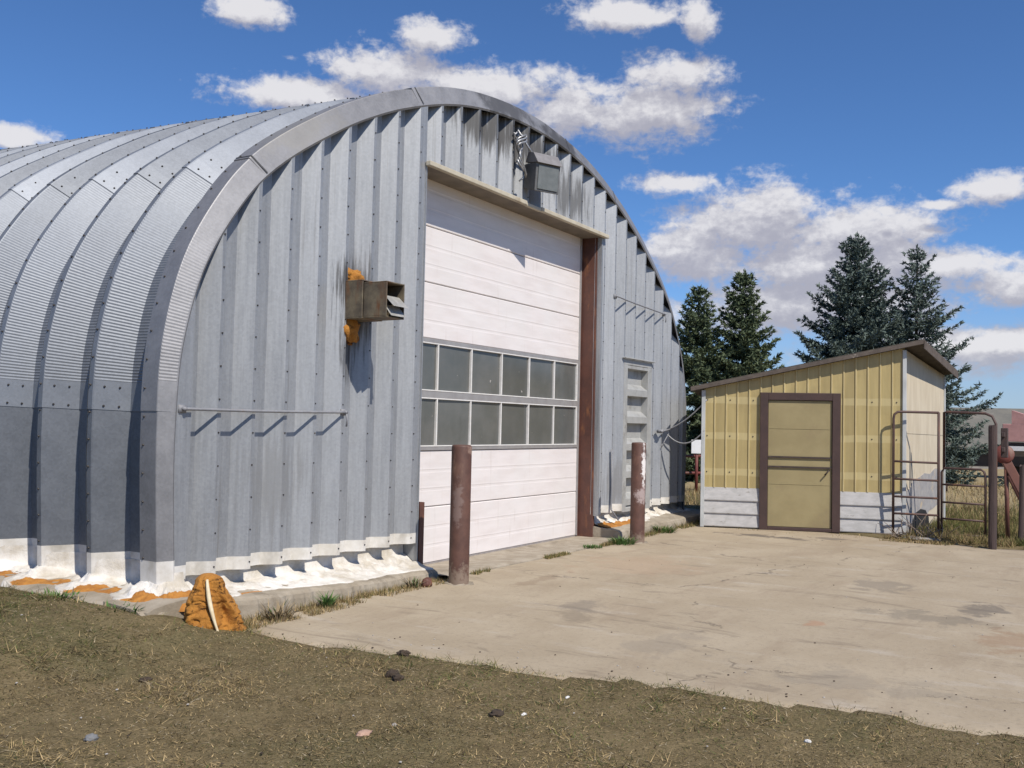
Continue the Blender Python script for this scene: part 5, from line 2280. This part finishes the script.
lump('brick_chip', -4.32, -3.17, .036, M['brickchip'], 'flat pinkish brick chip lying in the dry grass', 'brick chip', (1.3, .8, .35), 2)
lump('stone', -4.15, -3.22, .013, M['stone'], 'pale round stone beside the pinkish brick chip', 'stone', (1, 1, .8), 3)
lump('stone', -5.13, -2.22, .026, M['greystone'], 'grey stone in the grass at the lower left', 'stone', (1.2, 1, .7), 4)
lump('stone', -2.68, -2.55, .014, M['litter'], 'small white stone at the grass edge of the driveway', 'stone', (1.4, 1, .6), 5)
lump('earth_clod', -3.40, -2.62, .034, M['clod'], 'dark earth clod near the driveway edge, the upper of two', 'clod', (1.1, 1, .8), 6, amp=.6)
lump('earth_clod', -3.45, -2.70, .032, M['clod'], 'dark earth clod touching a bigger one, the lower of two', 'clod', (1.2, 1, .7), 7, amp=.6)
lump('earth_clod', -3.72, -3.55, .034, M['clod'], 'wide dark clod with white crumbs in the middle of the grass', 'clod', (1.4, .9, .5), 8, amp=.6)
lump('earth_clod', -4.3, -1.55, .028, M['clod'], 'flat dark clod in the grass at the left', 'clod', (1.4, .9, .5), 9, amp=.6)
lump('earth_clod', -2.93, -2.35, .036, M['clod'], 'brown clod half on the driveway edge', 'clod', (1.2, 1, .55), 10, amp=.6)
lump('paper_scrap', -3.19, -5.0, .011, M['litter'], 'curled white scrap in the grass at the lower right', 'scrap', (.6, 1.4, 1.0), 11, amp=.5)
lump('paper_scrap', -3.63, -3.66, .014, M['litter'], 'tiny white scrap beside the wide dark clod', 'scrap', (1.5, .8, .5), 12, amp=.5)
lump('paper_scrap', -3.22, -3.7, .013, M['litter'], 'white scrap in the grass below the driveway edge', 'scrap', (1.5, .8, .5), 13, amp=.5)
lump('paper_scrap', -2.85, -2.0, .02, M['litter'], 'pale scrap on the driveway edge above the clods', 'scrap', (1.7, .7, .3), 14, amp=.5)
lump('brown_lump', -0.62, -0.86, .06, M['jamb'], 'brown lump beside the foot of the nearer bollard', 'brown lump', (.9, .8, .9), 15, z=0.0)  # small brown lump left of the bollard foot
lump('kerb_stone', 6.88, -4.12, .16, M['stone'], 'long pale slab piece at the driveway edge before the gates', 'slab piece', (.5, 1.6, .22), 17, z=0.0)


def brush():
    x, y = 7.0, -4.0
    b = MB()
    for i in range(34):
        a = random.uniform(0, 6.28)
        L = random.uniform(.18, .55)
        e = random.uniform(.15, 1.25)
        p = Vector((x + random.uniform(-.18, .18), y + random.uniform(-.35, .35), 0.0))
        d = Vector((math.cos(a) * math.cos(e), math.sin(a) * math.cos(e), math.sin(e)))
        q = p + d * L * .5 + Vector((random.uniform(-.05, .05), random.uniform(-.05, .05), .02))
        b.tube([p, q, p + d * L + Vector((0, 0, -.03))], [.008, .006, .003], 5)
    o = b.build('brush_pile', M['twig'], None, (x, y, 0), smooth=True)
    tag(o, 'tangle of dry twigs heaped at the foot of the tall gate panel', 'brush')


brush()

# crumbs scattered on the lawn: too many to count
b = MB()
for i in range(160):
    d = random.uniform(3.2, 8)
    a = YAW + R(random.uniform(-40, 45))
    x, y = CAM.x + math.sin(a) * d, CAM.y + math.cos(a) * d
    if bool(in_slab(np.array(x), np.array(y))) or (x > -3.56 and y > -.62):
        continue
    s = random.uniform(.003, .008)
    b.ico((x, y, float(ground_z(x, y)) + s * .6 + .008), s, 1, .4, 2, (1.3, 1, .6), i, random.choice((0, 0, 2, 2, 2)))
for i in range(300):
    y = random.uniform(-8, -.8)
    ex, fx = float(edge_x(y)), float(far_x(y))
    x = ex + abs(random.gauss(0, .35)) if i % 2 else random.uniform(ex, fx)
    if x > fx or (x < -2.9 and y > -1.0):
        continue
    s = random.uniform(.003, .008)
    b.ico((x, y, float(slab_z(x, y)) + s * .4), s, 1, .4, 2, (1.3, 1, .5), i, random.choice((0, 2, 2)))
o = b.build('gravel', [M['stone'], M['litter'], M['clod']])
tag(o, kind='stuff')
